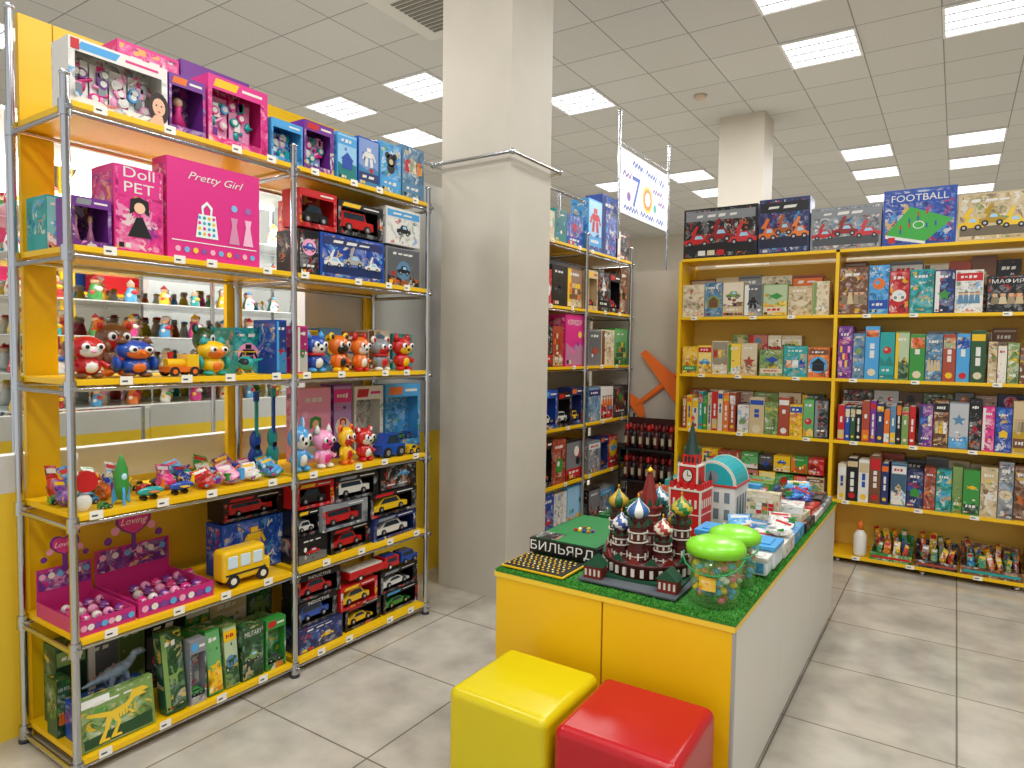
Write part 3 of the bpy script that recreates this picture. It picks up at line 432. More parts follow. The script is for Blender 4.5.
# ================= GOODS: near rack
W1='top shelf of left rack'
row('near',0,[(60,168,53,'win','W','silvery pink beauty set box with woman',dict(toy='acc',n=4,face=1)),(169,206,78,'win','VP','purple girl toy box',dict(toy='doll')),(208,268,84,'win','PT','magenta hairdresser set box',dict(toy='acc',n=2)),
 (271,303,122,'win','LP','round makeup set box',dict(toy='acc',n=2)),(304,334,124,'win','VG','bright cosmetics set box',dict(toy='acc',n=2)),(337,357,134,'carton','L','light blue tool set box',{}),(358,379,139,'carton','B','blue robot tool set box',dict(hero='robot')),(380,401,144,'carton','L','pale blue doctor set box',{}),(402,424,148,'carton','J','slate blue boxed play set',dict(hero='quad'))],W1)
row('near',0,[(118,180,50,'carton','P','tall pink box standing behind',{}),(181,250,72,'carton','V','tall violet box standing behind',{})],'rear row, '+W1,setb=.2)
W2='second shelf of left rack'
row('near',1,[(46,70,196,'carton','T','teal doll box',dict(hero='doll',setb=.22)),(72,112,198,'win','VQ','lilac doll box with two dolls',dict(toy='doll',n=2)),(114,164,168,'carton','P','pink fashion doll box',dict(text='Doll|PET',hero='doll',tc='W')),(167,260,167,'carton','P','hot pink handbag craft box',dict(text='Pretty Girl',hero='dressset',tc='W',art=0,dd=.1,ital=1)),
 (299,319,.2,'carton','K','dark vehicle box',dict(hero='car')),(320,384,.205,'carton','B','blue toy bus box',dict(hero='kit',hc='W')),(386,420,.2,'carton','S','grey truck box',dict(hero='car',hc='K'))],W2)
row('near',1,[(299,337,.17,'win','RK','red car box',{}),(338,383,.16,'win','KR','black car box',{}),(386,420,.19,'carton','W','white jeep box',dict(hero='car',hc='K'))],'upper layer, '+W2,z0=.215)
row('near',1,[(299,345,.39,'carton','R','tall red car box',dict(hero='car',hc='K')),(347,408,.38,'carton','K','tall black car box',dict(hero='car'))],'rear row, '+W2,setb=.2)
W3='third shelf of left rack'
row('near',2,[(72,114,330,'crit','RWN','red and white cow toy',dict(ear='side',snout='Q')),(120,163,335,'crit','BON','blue and orange owl toy',dict(ear='point',snout='beak',wing='B')),(168,202,345,'veh','YO','yellow and orange toy train',dict(name='toy_train')),(204,235,336,'crit','YOT','yellow chick toy',dict(ear='point',snout='beak',wing='T')),(239,270,336,'veh','TY','teal toy helicopter',dict(name='toy_helicopter')),(276,287,320,'carton','B','narrow blue toy box',{}),
 (297,308,326,'carton','P','narrow pink toy box',{}),(310,333,330,'crit','BWL','blue fox with white face',dict(ear='point',scarf='R')),(336,355,330,'crit','OKY','orange and black tiger toy',dict(ear='round')),(358,375,332,'crit','OWR','orange fox toy',dict(ear='point')),(378,396,334,'crit','SRW','grey mouse toy',dict(ear='round',scarf='R')),(399,418,333,'crit','RYR','red squirrel toy',dict(ear='point'))],W3)
row('near',2,[(100,140,316,'crit','NRO','brown and red bear toy',dict(ear='round')),(198,220,320,'crit','DTK','dark teal frog toy',dict(ear='round')),(234,262,328,'carton','T','teal robot box',dict(hero='robot'))],'rear row, '+W3,setb=.13)
row('near',2,[(299,318,330,'carton','Y','yellow toy box',{}),(320,342,328,'carton','J','slate blue toy box',{}),(344,366,332,'carton','H','rust red toy box',{}),(368,390,330,'carton','C','cream toy box',{}),(392,412,334,'carton','T','teal toy box',{})],'back row, right bay, '+W3,setb=.2,dd=.1)
W4='fourth shelf of left rack'
row('near',3,[(50,70,482,'veh','GO','small green toy car',dict(setb=.2)),(72,96,452,'snail','WOR','white and orange snail toy',{}),(99,114,484,'veh','GB','green and blue toy car',{}),(116,137,454,'rocket','GL','green toy rocket',{}),(140,170,464,'veh','TO','teal toy plane',dict(name='toy_plane')),(172,200,460,'veh','BY','blue toy plane with yellow wings',dict(name='toy_plane')),
 (202,226,462,'bag','R','bagged red building toy',{}),(227,248,458,'bag','Q','bagged pink toy',{}),(249,269,460,'bag','W','bagged white toy',{}),(270,288,454,'bag','L','bagged light blue toy',{}),
 (295,317,420,'crit','LWL','light blue rabbit toy',dict(ear='long',name='rabbit_toy')),(320,340,425,'crit','QPW','pink pony toy',dict(ear='point')),(344,359,422,'crit','YRO','yellow chick with red hat',dict(ear='round',snout='beak')),(362,379,424,'crit','RWR','red ladybird toy',dict(ear='round')),(383,407,422,'veh','BW','bright blue toy car',{}),(409,421,425,'veh','YW','yellow mini toy car',{})],W4)
row('near',3,[(60,80,472,'bag','V','bagged purple toy',{}),(82,100,470,'veh','LR','light blue toy car',{}),(101,118,464,'bag','O','bagged orange toy',{}),(119,138,464,'bag','G','bagged green toy',{}),(140,160,458,'veh','RY','red toy car',{}),(162,182,460,'bag','P','bagged pink doll set',{}),(183,203,458,'bag','B','bagged blue toy',{}),(204,224,458,'bag','W','bagged white toy set',{}),(225,245,455,'bag','O','bagged orange set',{}),(246,263,455,'bag','P','bagged hot pink toy',{}),(264,281,453,'bag','T','bagged teal toy',{})],'middle row, '+W4,setb=.11)
row('near',3,[(52,70,458,'bag','R','bagged red toy',{}),(71,90,456,'bag','L','bagged blue toy',{}),(91,110,456,'bag','G','bagged grass green toy',{}),(111,130,454,'bag','W','bagged clear toy',{}),(131,150,454,'veh','YR','yellow toy car',{}),(151,172,452,'veh','SB','grey toy plane',dict(name='toy_plane')),(173,196,452,'bag','L','bagged pale blue toy',{}),(198,221,450,'bag','G','bagged green toy',{}),(223,245,450,'bag','V','bagged violet toy',{}),(250,266,392,'guitar','BT','blue toy guitar',{}),(268,282,388,'guitar','TB','teal toy guitar',{}),(299,331,388,'carton','Q','pale pink doll box',dict(hero='doll')),(333,352,384,'carton','V','violet doll box',dict(hero='doll')),(354,383,386,'win','WG','white box with green car',{}),(385,420,384,'win','LR','light blue four car set',dict(n=3))],'rear row, '+W4,setb=.22,dd=.1)
W5='fifth shelf of left rack'
row('near',4,[(70,136,548,'tray','PV','pink and purple toy ball tray',dict(text='Loving',dd=.33)),(138,214,522,'tray','PV','pink hearted toy ball tray',dict(text='Loving',dd=.33))],W5,setb=.0)
row('near',4,[(223,273,545,'veh','YW','yellow toy school bus',dict(name='toy_bus'))],W5)
row('near',4,[(222,284,519,'carton','B','blue construction tool case',dict(hero='robot',hc='Y',dd=.12))],'rear row, '+W5,setb=.13)
row('near',4,[(223,284,.1,'win','KR','black car box on tool case',{})],'upper layer, '+W5,setb=.13,z0=.245)
for k,(x0,x1,n,c) in enumerate(((74,132,5,'QVPWQV'),(143,209,6,'QPWVQPV'))):
    for rw in (0,1,2,3):
        sp=[(x0+(x1-x0)*i/n+rw*-4,x0+(x1-x0)*(i+1)/n+rw*-4-.3,.072,'cap',c[(i+rw)%len(c)]+c[(i+2)%len(c)],f"{CN[c[(i+rw)%len(c)]]} toy ball",{}) for i in range(n)]
        row('near',4,sp,f"{('front','second','third','rear')[rw]} row, {('outer','inner')[k]} pink tray",setb=.008+rw*.074,z0=.007+rw*.004*0,group='toy balls in the display trays')
def stack(lv,where,cols,edges,names,z0=0,hh=.122,**k):
    for L,cs in enumerate(cols):
        ed=edges[L%len(edges)]; row('near',lv,[(ed[i],ed[i+1]-2,hh*R.uniform(.93,.99),'win' if (i+L)%4 else 'carton',c[0]+c[1],f"{CN[c[0]]} {names[(i+L)%len(names)]}",dict(setb=R.uniform(.005,.03),**({'hero':'car'} if not (i+L)%4 else {}),**({'text':k['t']} if k.get('t') and i==0 and c[0]=='K' else {}))) for i,c in enumerate(cs)],f"{('lowest','second','third','top')[L]} layer, {where}",z0=z0+L*hh,turn=R.uniform(-.04,.04))
NC=['racing car box','toy car box','model truck box','jeep box']
stack(4,W5,[['KS','KR','IW'],['KW','SR','KY'],['RK','KW','KR']],[[297,330,373,419],[297,322,370,419],[297,336,380,418]],NC,hh=.127)
W6='bottom shelf of left rack'
row('near',5,[(46,72,680,'carton','D','dark green military set box',dict(text='100 PCS',dd=.08,setb=.18)),(74,156,690,'carton','F','green yellow dinosaur skeleton pack',dict(hero='trex',dd=.03,lean=.12)),(166,188,634,'carton','D','thin leaning dark green pack',dict(lean=.15,hero='dino',hc='F')),(190,207,640,'win','SG','grey jeep pack',{}),(209,224,632,'carton','G','thin green jungle pack',dict(lean=.12,hero='dino',hc='Y')),(226,240,628,'carton','F','thin olive jungle pack',dict(lean=.1,hero='dino',hc='D')),(242,264,624,'carton','D','dark green army set',dict(text='MILITARY',hero='car',hc='F')),(266,286,618,'win','GD','green army vehicle pack',{})],W6,dd=.05)
row('near',5,[(78,152,.14,'carton','B','large blue dinosaur box',dict(text='AA',hero='dino',hc='O',setb=.07,dd=.1)),(192,236,628,'carton','G','green jungle box',dict(hero='dino',hc='D')),(240,276,622,'carton','F','olive tank box',dict(hero='car',hc='D'))],'rear row, '+W6,setb=.1,dd=.1)
row('near',5,[(86,150,.13,'dino','SB','grey toy dinosaur on blue box',{})],W6,setb=.075,z0=.1415)
auto('near',5,56,272,.33,'DSFKGED','back row, '+W6,setb=.26,dd=.1)
stack(5,W6,[['IW','KY','KG'],['KB','RY','KW'],['KR']],[[298,345,383,420],[298,340,380,420],[298,342]],NC,t='INDUCTIVE')
row('near',5,[(350,400,.09,'veh','RW','red toy fire truck on boxes',dict(name='toy_truck')),(402,419,.07,'veh','BW','small blue toy car on boxes',{})],W6,z0=.247)
# far rack
V=[f"{l} shelf of rack behind pillar" for l in LV]; LBY='left bay, '; RBY='right bay, '
auto('far',0,541,583,212,'CTB',LBY+V[0]); auto('far',0,588,616,198,'LB',RBY+V[0])
row('far',0,[(617,629,232,'carton','K','small black gadget box',{})],'far end, '+V[0])
auto('far',1,541,582,270,'RKN',LBY+V[1]); auto('far',1,588,627,270,'EKKN',RBY+V[1],kind=['carton','win'])
auto('far',2,541,563,330,'KH',LBY+V[2]); row('far',2,[(565,583,314,'carton','P','pink doll corner box',dict(text='КОРИДОР'))],LBY+V[2]); auto('far',2,588,627,330,'SCG',RBY+V[2])
auto('far',3,541,582,388,'BKI',LBY+V[3],kind=['carton','win']); auto('far',3,588,627,388,'JWK',RBY+V[3])
auto('far',4,541,582,440,'KHK',LBY+V[4],kind=['carton','win']); auto('far',4,588,627,440,'SIRK',RBY+V[4],kind=['carton','win'])
auto('far',5,541,582,490,'BWL',LBY+V[5]); auto('far',5,588,627,490,'KSK',RBY+V[5])
# back unit
B=[f"{l} back unit shelf" for l in LV]
row('back',0,[(681,757,207,'carton','K','wide black vehicle kit box',dict(hero='kit',hc='R')),(758,809,198,'carton','I','navy racing car box',dict(hero='kit',hc='O')),(810,881,206,'carton','S','red and grey vehicle box',dict(hero='kit',hc='R')),(882,956,188,'carton','B','blue and green table football box',dict(text='FOOTBALL',hero='pitch')),(957,1028,192,'carton','E','beige construction set box',dict(hero='kit',hc='Y'))],B[0],dd=.2)
auto('back',1,682,829,284,'CJESFEC',LBY+B[1],hj=3,sj=.03); auto('back',1,838,983,268,'NLRTIW',RBY+B[1],hj=3,sj=.03); row('back',1,[(986,1028,275,'carton','K','black party game box',dict(text='МАФИЯ',hero='people'))],RBY+B[1])
auto('back',1,690,822,.34,'NESCH','rear row, left bay, '+B[1],setb=.2,dd=.1); auto('back',1,842,1020,.4,'NKSEHNK','rear row, right bay, '+B[1],setb=.2,dd=.1)
auto('back',2,682,757,345,'YYCYE',LBY+B[2],sj=.02); auto('back',2,759,829,346,'FTO','middle, '+B[2])
auto('back',2,733,802,.13,'FHCE','upper layer, left bay, '+B[2],z0=.19,setb=.15,dd=.12)
auto('back',2,837,985,330,'VJLTFGJHLD',RBY+B[2],kind=['carton','book'],sj=.02); auto('back',2,987,1028,342,'ECFN','right end, '+B[2])
auto('back',2,845,1015,.36,'HNCSEN','rear row, right bay, '+B[2],setb=.2,dd=.1)
auto('back',3,682,735,395,'HYCTGERCOH',LBY+B[3],kind='book'); auto('back',3,737,828,400,'WEFHYGK','middle, '+B[3],kind=['carton','book'])
auto('back',3,837,915,405,'RBDKHVIOJKFR',RBY+B[3],kind='book'); auto('back',3,918,1028,404,'VNSKPBE','right end, '+B[3])
auto('back',3,842,1024,.13,'KSNDKNI','rear row, '+B[3],setb=.17,z0=.24,dd=.1)
auto('back',3,690,824,.12,'HCNFED','rear row, left bay, '+B[3],setb=.17,z0=.2,dd=.1)
auto('back',4,684,824,.15,'KJYFHYGRE',LBY+B[4],hj=4); auto('back',4,684,824,.13,'FYHGKYGR','upper layer, left bay, '+B[4],z0=.155,setb=.01); auto('back',4,837,888,460,'CKWNI',RBY+B[4],kind='book'); auto('back',4,890,1028,466,'JIHTFGESN','right end, '+B[4],sj=.03)
auto('back',4,850,1010,.34,'NHKSECN','rear row, '+B[4],setb=.2,dd=.1)
row('back',5,[(852,866,522,'bottle','WO','white bottle with orange cap',{})],B[5])
row('back',5,[(870,912,520,'tray','GR','green party tray',{}),(914,958,530,'tray','KH','dark snack tray',{}),(960,1024,530,'tray','NT','long brown tray',{})],'right of bottle, '+B[5],dd=.26,head=0)
for k,(a,b,c) in enumerate(((875,908,'GOYR'),(919,954,'NFYR'),(966,1020,'TGOYFN'))):
    for rw in (0,1): auto('back',5,a,b,(.16,.25)[rw],c[::1-2*rw],f"{('front','back')[rw]} in {('green','dark','brown')[k]} tray, {B[5]}",kind='bag',setb=.012+rw*.12,z0=.007,group='bagged toys in the bottom shelf trays')
auto('back',5,690,829,530,'KBGRYT',LBY+B[5])
# black stand with red packs, glider
q=E('display_stand',(-2.14,5.3,0)); tag(q,'black two tier stand before the beige partition','display stand')
for z in (.41,.68): MB().box(-.25,.225,-.01,.3,z-.015,z,M('#1b1b1e')).build('shelf',q)
for x in (-.245,.222):
    for y in (.0,.29): MB().box(x-.006,x+.006,y-.008,y+.008,0,.95 if y>.1 else .68,M('#1b1b1e')).build('leg',q)
MB().box(-.235,.213,.17,.175,.1,.93,M('#3a1412')).build('back_panel',q)
for lv,zz in ((0,.68),(1,.41)):
    for rw in (0,1):
        for i in range(7):
            x=-2.338+i*.0655; o=E('toy_bottle',(x,5.31+rw*.075,zz+.0005)); a=MB(); a.lathe([(.022,0),(.026,.02),(.026,.12),(.014,.15)],(0,.032,0),M('#1c1414' if (i+rw)%2 else '#4a1412')); a.quad(-.012,.012,.04,.1,.004,M('#b8a888')); a.build('tank',o); a=MB(); a.lathe([(.015,0),(.019,.015),(.016,.04),(.006,.055)],(0,.032,.15),M('#6a1412' if i%3 else '#b01a18')); a.build('cap',o)
            tag(o,f"dark toy bottle with red top, {ORD[i]} from left, {('front','rear')[rw]} row, {('upper','lower')[lv]} stand tier",'toy bottle','red topped bottles on the black stand')
o=E('toy_glider',(-2.17,5.675,1.19)); o.rotation_euler=(0,math.radians(-38),0); tag(o,'bright orange foam glider hung on the beige partition','toy plane'); OR=M('#ff7a24',.6)
a=MB(); a.ell((-.02,-.03,0),(.31,.02,.026),OR); a.build('fuselage',o); a=MB(); a.prism([(.04,-.34),(.1,-.34),(.17,-.03),(.17,.03),(.1,.34),(.04,.34),(.04,0)],-.06,-.05,OR); a.build('wing',o); a=MB(); a.prism([(-.32,-.12),(-.26,-.12),(-.21,0),(-.26,.12),(-.32,.12)],-.038,-.028,OR); a.build('tail',o)
# banner
by=5.26; o=E('banner_sign',(-2.42,by,0)); tag(o,'white hanging banner with blue and purple script around coloured number','sign')
mb=MB(); mb.box(-.003,.003,0,1.1,2.68,3.22,M('#eceaf4'))
Tm=Matrix.Rotation(PI/2,4,'Z')
def onb(f): q=MB(); f(q); mb.add([tuple(Tm@Vector(v)) for v in q.v],q.f,lambda i:q.ms[q.m[i]])
e=-.004
def strokes(q,pts,m,w=.022):
    for (a,b),(c,d) in zip(pts,pts[1:]): L=math.hypot(c-a,d-b); nx_,nz_=-(d-b)/L*w/2,(c-a)/L*w/2; q.poly([(a+nx_,b+nz_),(a-nx_,b-nz_),(c-nx_,d-nz_),(c+nx_,d+nz_)],e,m)
def script(q,x0,x1,z,am,sl,m,seed):
    rr=random.Random(seed); x=x0; pts=[]; k=0
    while x<x1: pts.append((x,z+sl*(x-x0)+(am if k%2 else -am)*rr.uniform(.5,1))); x+=rr.uniform(.022,.04); k+=1
    i=0
    while i<len(pts)-3: n=rr.randint(6,11); strokes(q,pts[i:i+n],m,.016); i+=n+1
VV=M(COL['V']); BB=M(COL['B'])
onb(lambda q:[q.text('7',.34,2.9,.18,.27,e,BB),q.disc(.6,2.89,.12,e,M(COL['Y']),24),q.disc(.6,2.89,.095,e-.0004,M(COL['O']),24),q.disc(.6,2.89,.06,e-.001,M('#eceaf4'),24),q.disc(.78,2.84,.04,e,M(COL['T'])),q.disc(.18,2.84,.04,e,VV),script(q,.25,1.02,3.14,.032,-.05,BB,1),script(q,.72,1.04,3.0,.028,-.05,VV,2),script(q,.08,1.0,2.74,.026,.0,BB,3),script(q,.86,1.05,2.9,.026,0,VV,4),script(q,.05,.24,3.02,.028,0,VV,5)])
mb.build('sheet',o)
for y in (-.02,1.12): a=MB(); a.cyl((0,y,2.45 if y<0 else 0),(0,y,3.5),.0125,CH); a.ell((0,y,3.51),(.017,.017,.014),CH); a.build('post',o)
a=MB(); a.cyl((0,-.02,3.26),(0,1.12,3.26),.008,CH); a.build('rail',o)
# ================= COUNTER
CX0,CX1,CY0,CY1,CH_=-1.44,-.54,2.08,4.17,.655
r=E('display_counter',(CX0,CY0,0)); tag(r,'low display counter with yellow front and white side panels','counter'); w=CX1-CX0; l=CY1-CY0; WL=surf('white_laminate','n','#dedbd3','#d6d3cb',.3,ns=1.5); GE=M('#a5a6a6',.35)
MB().box(.02,w-.02,.02,l-.02,.06,CH_-.022,WL).build('body',r); MB().box(.04,w-.04,.04,l-.04,0,.06,M('#8b8a86')).build('plinth',r)
for i in (0,1): MB().box(.004+i*w/2,w/2-.002+i*(w/2-.002),.0,.018,.03,CH_-.022,YEL).build('front_panel',r,.0015)
for i in range(3): MB().box(w-.018,w,.022+i*(l-.03)/3,.018+(i+1)*(l-.03)/3,.03,CH_-.022,WL).build('side_panel',r,.0015)
MB().box(w-.004,w+.003,-.002,.02,.03,CH_-.022,GE).build('edge_trim',r); MB().box(-.003,w+.004,-.004,l,CH_-.021,CH_,YL2).build('top_panel',r,.002)
TUR=surf('turf','n','#1f6a22','#4f9a35',.9,ns=120)
tag(MB().box(CX0+.005,CX1+.006,CY0-.005,CY1-.01,CH_+.0005,CH_+.006,TUR).build('turf_mat'),'green artificial turf mat covering the counter top','mat')
mb=MB(); g1=M('#2c8a2c',.8); g2=M('#5fae3c',.8)
for i in range(15000):
    if i%3==0: x=CX1+.004-R.random()**2*.12; y=R.uniform(CY0,CY1)
    elif i%3==1: x=R.uniform(CX0,CX1); y=CY0-.003+R.random()**2*.06
    else: x=R.uniform(CX0,CX1); y=R.uniform(CY0,CY1-.02)
    a=R.uniform(0,6.3); q=.003; k=R.uniform(.004,.008); z=CH_+.0062
    mb.add([(x-q*math.cos(a),y-q*math.sin(a),z),(x+q*math.cos(a),y+q*math.sin(a),z),(x+R.uniform(-.004,.004),y+R.uniform(-.004,.004),z+k)],[(0,1,2)],g1 if i%2 else g2)
o=mb.build('turf_blades'); o['kind']='stuff'; tag(o,'short plastic grass blades of the counter turf mat','artificial grass')
ZT=CH_+.0145
tag(MB().box(-1.12,-.75,2.14,2.67,ZT,ZT+.006,surf('felt','bump','#5f656a','#52575c',.9,ns=200)).build('felt_mat'),'grey felt mat under the cathedral model','mat'); ZF=ZT+.0065
# cathedral model
r=E('cathedral_model',(-.945,2.38,ZF)); r.rotation_euler.z=.06; r.scale=(1.06,1.06,1.07); tag(r,'onion domed cathedral model with striped coloured domes on grey mat','model building'); RD=M('#4e1512',.5); RD2=M('#7e1f18',.5); WT=M('#ddd6c8',.5); GD=M('#d9a22a',.3,.8); GN=M('#174d33',.5)
q=MB(); q.box(-.16,.16,-.16,.16,0,.01,GN); q.lathe([(.158,.01),(.158,.05),(.163,.052),(.163,.06),(.13,.066)],(0,0,0),RD,16)
for i in range(32): a=2*PI*i/32; q.box(-.006,.006,-.162,-.152,.018,.044,WT,Matrix.Rotation(a,4,'Z'))
for i in range(16): q.prism([(-.026,.058),(.026,.058),(0,.085)],-.158,-.15,GN if i%2 else RD2,Matrix.Rotation(PI/8*i,4,'Z'))
q.build('base',r)
def onion(q,x,y,z,R0,k,c1,c2):
    pr=[(.55,0),(.95,.3),(1.1,.62),(.98,.95),(.6,1.3),(.25,1.6),(.06,1.95)]
    q.lathe([(a*R0,b*R0) for a,b in pr],(x,y,z),c1,16,None,(lambda j,i:c1 if ((i+j*k)//2)%2 else c2)); q.ell((x,y,z+R0*2.1),(R0*.12,R0*.12,R0*.22),GD,8,6)
def tower(x,y,hh,rr,c1,c2,k,seg=8):
    q=MB(); q.lathe([(rr*1.15,.05),(rr*1.15,.05+hh*.35),(rr,.05+hh*.36),(rr,.05+hh*.8),(rr*1.12,.05+hh*.82),(rr*1.12,.05+hh*.88),(rr*.7,.05+hh*.9),(rr*.7,.05+hh)],(x,y,0),RD,seg)
    for zz in (.2,.5,.7): q.lathe([(rr*1.2,0),(rr*1.2,.003)],(x,y,.05+hh*zz),WT,seg)
    for i in range(8):
        T=Matrix.Translation((x,y,.05+hh*.56))@Matrix.Rotation(PI/4*i+.4,4,'Z'); q.box(-rr*.12,rr*.12,-rr*1.0,-rr*.85,0,hh*.12,WT,T); q.prism([(-rr*.3,hh*.28),(rr*.3,hh*.28),(0,hh*.42)],-rr*1.14,-rr*1.0,GN,T); q.box(-rr*.1,rr*.1,-rr*1.2,-rr*1.1,-hh*.42,-hh*.28,WT,T)
    t=q.build('tower',r); q=MB(); onion(q,x,y,.05+hh,rr*1.15,k,c1,c2); q.build('dome',t)
cc=[('#2d5f9c','#e4e4de'),('#a8342a','#e4dcc8'),('#1f7a44','#c8ac34'),('#c8942c','#2a4888'),('#2a7a9a','#e4e4dc'),('#982828','#1f6a3a'),('#c8a030','#1f5f2e'),('#2a4890','#dcdcd4')]
for i in range(8): a=PI/4*i-PI/2; big=i%2==0; rr=.116 if big else .106; tower(rr*math.cos(a),rr*math.sin(a),.16 if big else .1,.031 if big else .028,M(cc[i][0],.35),M(cc[i][1],.35),1 if i%3 else 0)
q=MB(); q.lathe([(.05,.05),(.05,.16),(.055,.165),(.055,.175),(.04,.18),(.04,.22),(.046,.225),(.046,.232),(.036,.236),(.01,.34),(.01,.345)],(0,0,0),RD2,8)
for zz in (.1,.14,.2): q.lathe([(.052 if zz<.18 else .042,0),(.052 if zz<.18 else .042,.004)],(0,0,zz),WT,8)
for i in range(8): T=Matrix.Rotation(PI/4*i+PI/8,4,'Z'); q.prism([(-.014,.175),(.014,.175),(0,.2)],-.052,-.047,GN,T); q.box(-.004,.004,-.0505,-.045,.11,.13,WT,T); q.prism([(-.01,.236),(.01,.236),(0,.26)],-.04,-.034,GN,T)
t=q.build('central_tower',r); q=MB(); onion(q,0,0,.345,.012,0,GD,GD); q.build('dome',t)
for s in (-1,1):
    q=MB(); q.box(s*.13-.032,s*.13+.032,-.2,-.145,0,.042,RD2); q.prism([(s*.13-.037,.042),(s*.13+.037,.042),(s*.13,.074)],-.205,-.14,GN); [q.box(s*.13-.027+i*.016,s*.13-.02+i*.016,-.2015,-.199,.01,.032,WT) for i in range(4)]; q.build('porch',r)
# kremlin style gate tower
r=E('clock_tower_model',(-.985,2.98,ZT)); r.rotation_euler.z=-.05; r.scale=(.84,.84,1.06); tag(r,'tall red clock tower model with white trim and dark spire','model building'); RT=M('#cc1418',.4)
q=MB(); q.box(-.085,.085,-.085,.085,0,.2,RT)
for s in (-1,1): [q.box(s*.085-.005,s*.085+.005,t*.085-.005,t*.085+.005,0,.2,WT) for t in (-1,1)]
q.box(-.09,.09,-.09,.09,.2,.208,WT); q.box(-.087,.087,-.087,.087,.1,.104,WT)
for i in range(5): [q.box(-.085+i*.0375,-.065+i*.0375,yy-.006,yy+.006,.208,.235,RT) for yy in (-.082,.082)]; [q.box(xx-.006,xx+.006,-.085+i*.0375,-.065+i*.0375,.208,.235,RT) for xx in (-.082,.082)]
q.prism([(-.03,0),(.03,0),(.03,.06),(0,.09),(-.03,.06)],-.091,-.085,M('#3a1614'))
for xx in (-.06,-.03,0,.03,.06): q.box(xx-.006,xx+.006,-.088,-.085,.13,.165,WT); q.box(.085,.088,xx-.006,xx+.006,.13,.165,WT)
q.build('gatehouse',r); q=MB(); q.box(-.055,.055,-.055,.055,.212,.3,RT); q.box(-.058,.058,-.058,.058,.3,.306,WT); q.box(-.038,.038,-.038,.038,.306,.35,RT); [q.box(xx-.006,xx+.006,-.04,-.038,.315,.342,EYE) for xx in (-.02,.0,.02)]
for s in (-1,1):
    for t in (-1,1): q.box(s*.052-.004,s*.052+.004,t*.052-.004,t*.052+.004,.23,.318,WT); q.lathe([(.008,0),(.001,.03)],(s*.052,t*.052,.318),M('#1f3a30'),6); q.lathe([(.01,0),(.001,.04)],(s*.078,t*.078,.235),M('#1f3a30'),6)
q.build('belfry',r)
q=MB(); q.disc(0,.262,.03,-.0575,M('#15161a'),20); q.disc(0,.262,.025,-.058,WT,20); q.quad(-.002,.002,.262,.283,-.0585,EYE); q.quad(0,.018,.26,.264,-.0585,EYE); q.build('clock_face',r)
q=MB(); q.lathe([(.045,.35),(.028,.4),(.008,.47),(.003,.49)],(0,0,0),M('#1f3a30'),8); q.build('spire',r); q=MB(); q.prism([(a*.014,.503+b*.014) for a,b in HERO['star'][0]],-.003,.003,M(COL['R'])); q.build('star',r)
# vaulted hall model
r=E('vaulted_hall_model',(-.96,3.3,ZT)); tag(r,'white model building with turquoise arched roof behind red tower','model building'); q=MB(); q.box(-.1,.12,-.12,.12,0,.2,M('#e6e4de'))
for i in range(4): q.box(-.08+i*.05,-.055+i*.05,-.122,-.12,.04,.09,M('#7a8a92',.2)); q.box(-.08+i*.05,-.055+i*.05,-.122,-.12,.12,.17,M('#7a8a92',.2)); q.box(.12,.122,-.09+i*.05,-.065+i*.05,.05,.15,M('#7a8a92',.2))
q.box(-.105,.125,-.125,.125,.195,.205,M('#c43a30')); q.build('walls',r); TQ=M('#1fa8ae',.25)
pts=[(.01+.11*math.cos(PI*i/14),.205+.11*math.sin(PI*i/14)) for i in range(15)]; q=MB(); q.prism(pts[::-1],-.115,.115,TQ); [q.prism([(.01+(a-.01)*1.02,.205+(b-.205)*1.02) for a,b in pts[::-1]],yy,yy+.006,WT) for yy in (-.117,.111)]; q.prism([(.01+(a-.01)*.9,.205+(b-.205)*.9) for a,b in pts[::-1]],-.1185,-.117,TQ); q.build('roof',r)
q=MB(); q.disc(.01,.24,.03,-.119,M('#7a8a92'),16); q.build('round_window',r)
# flat game boxes etc on the counter
def flat(x,y,z,w,d,h,c,label,rz=0,top=None,name='game_box',side=None):
    mb=MB(); mb.box(-w/2,w/2,-d/2,d/2,0,h,M(COL[side or c],.35)); t=top or ART(c,1); mb.box(-w*.48,w*.48,-d*.48,d*.48,h,h+.0008,t); mb.quad(-w*.4,w*.4,h*.2,h*.8,-d/2-.0006,t)
    mb.add([(w/2+.0006,-d*.4,h*.2),(w/2+.0006,d*.4,h*.2),(w/2+.0006,d*.4,h*.8),(w/2+.0006,-d*.4,h*.8)],[(0,1,2,3)],t)
    for i in range(2): a=R.uniform(-.4,.1)*w; b=R.uniform(-.4,.2)*d; mb.box(a,a+w*.3,b,b+d*.14,h+.0008,h+.0012,M(COL[R.choice('YWRB')]))
    o=mb.build(name); o.location=(x,y,z); o.rotation_euler.z=rz; return tag(o,label,'game box')
r=E('table_billiards_box',(-1.285,2.56,ZT)); tag(r,'black boxed table billiards game with green cloth top at left edge','game box')
BH=.06; q=MB(); q.box(-.155,.155,-.235,.235,0,BH,M(COL['K'],.3)); q.text('БИЛЬЯРД',-.005,BH/2,.29,.046,-.236,M('#f4f4f0')); Tr=Matrix.Rotation(PI/2,4,'Z'); q2=MB().text('БИЛЬЯРД',0,BH/2,.26,.036,-.156,M('#f4f4f0')); q.add([tuple(Tr@Vector(v)) for v in q2.v],q2.f,M('#f4f4f0')); q.build('carton',r)
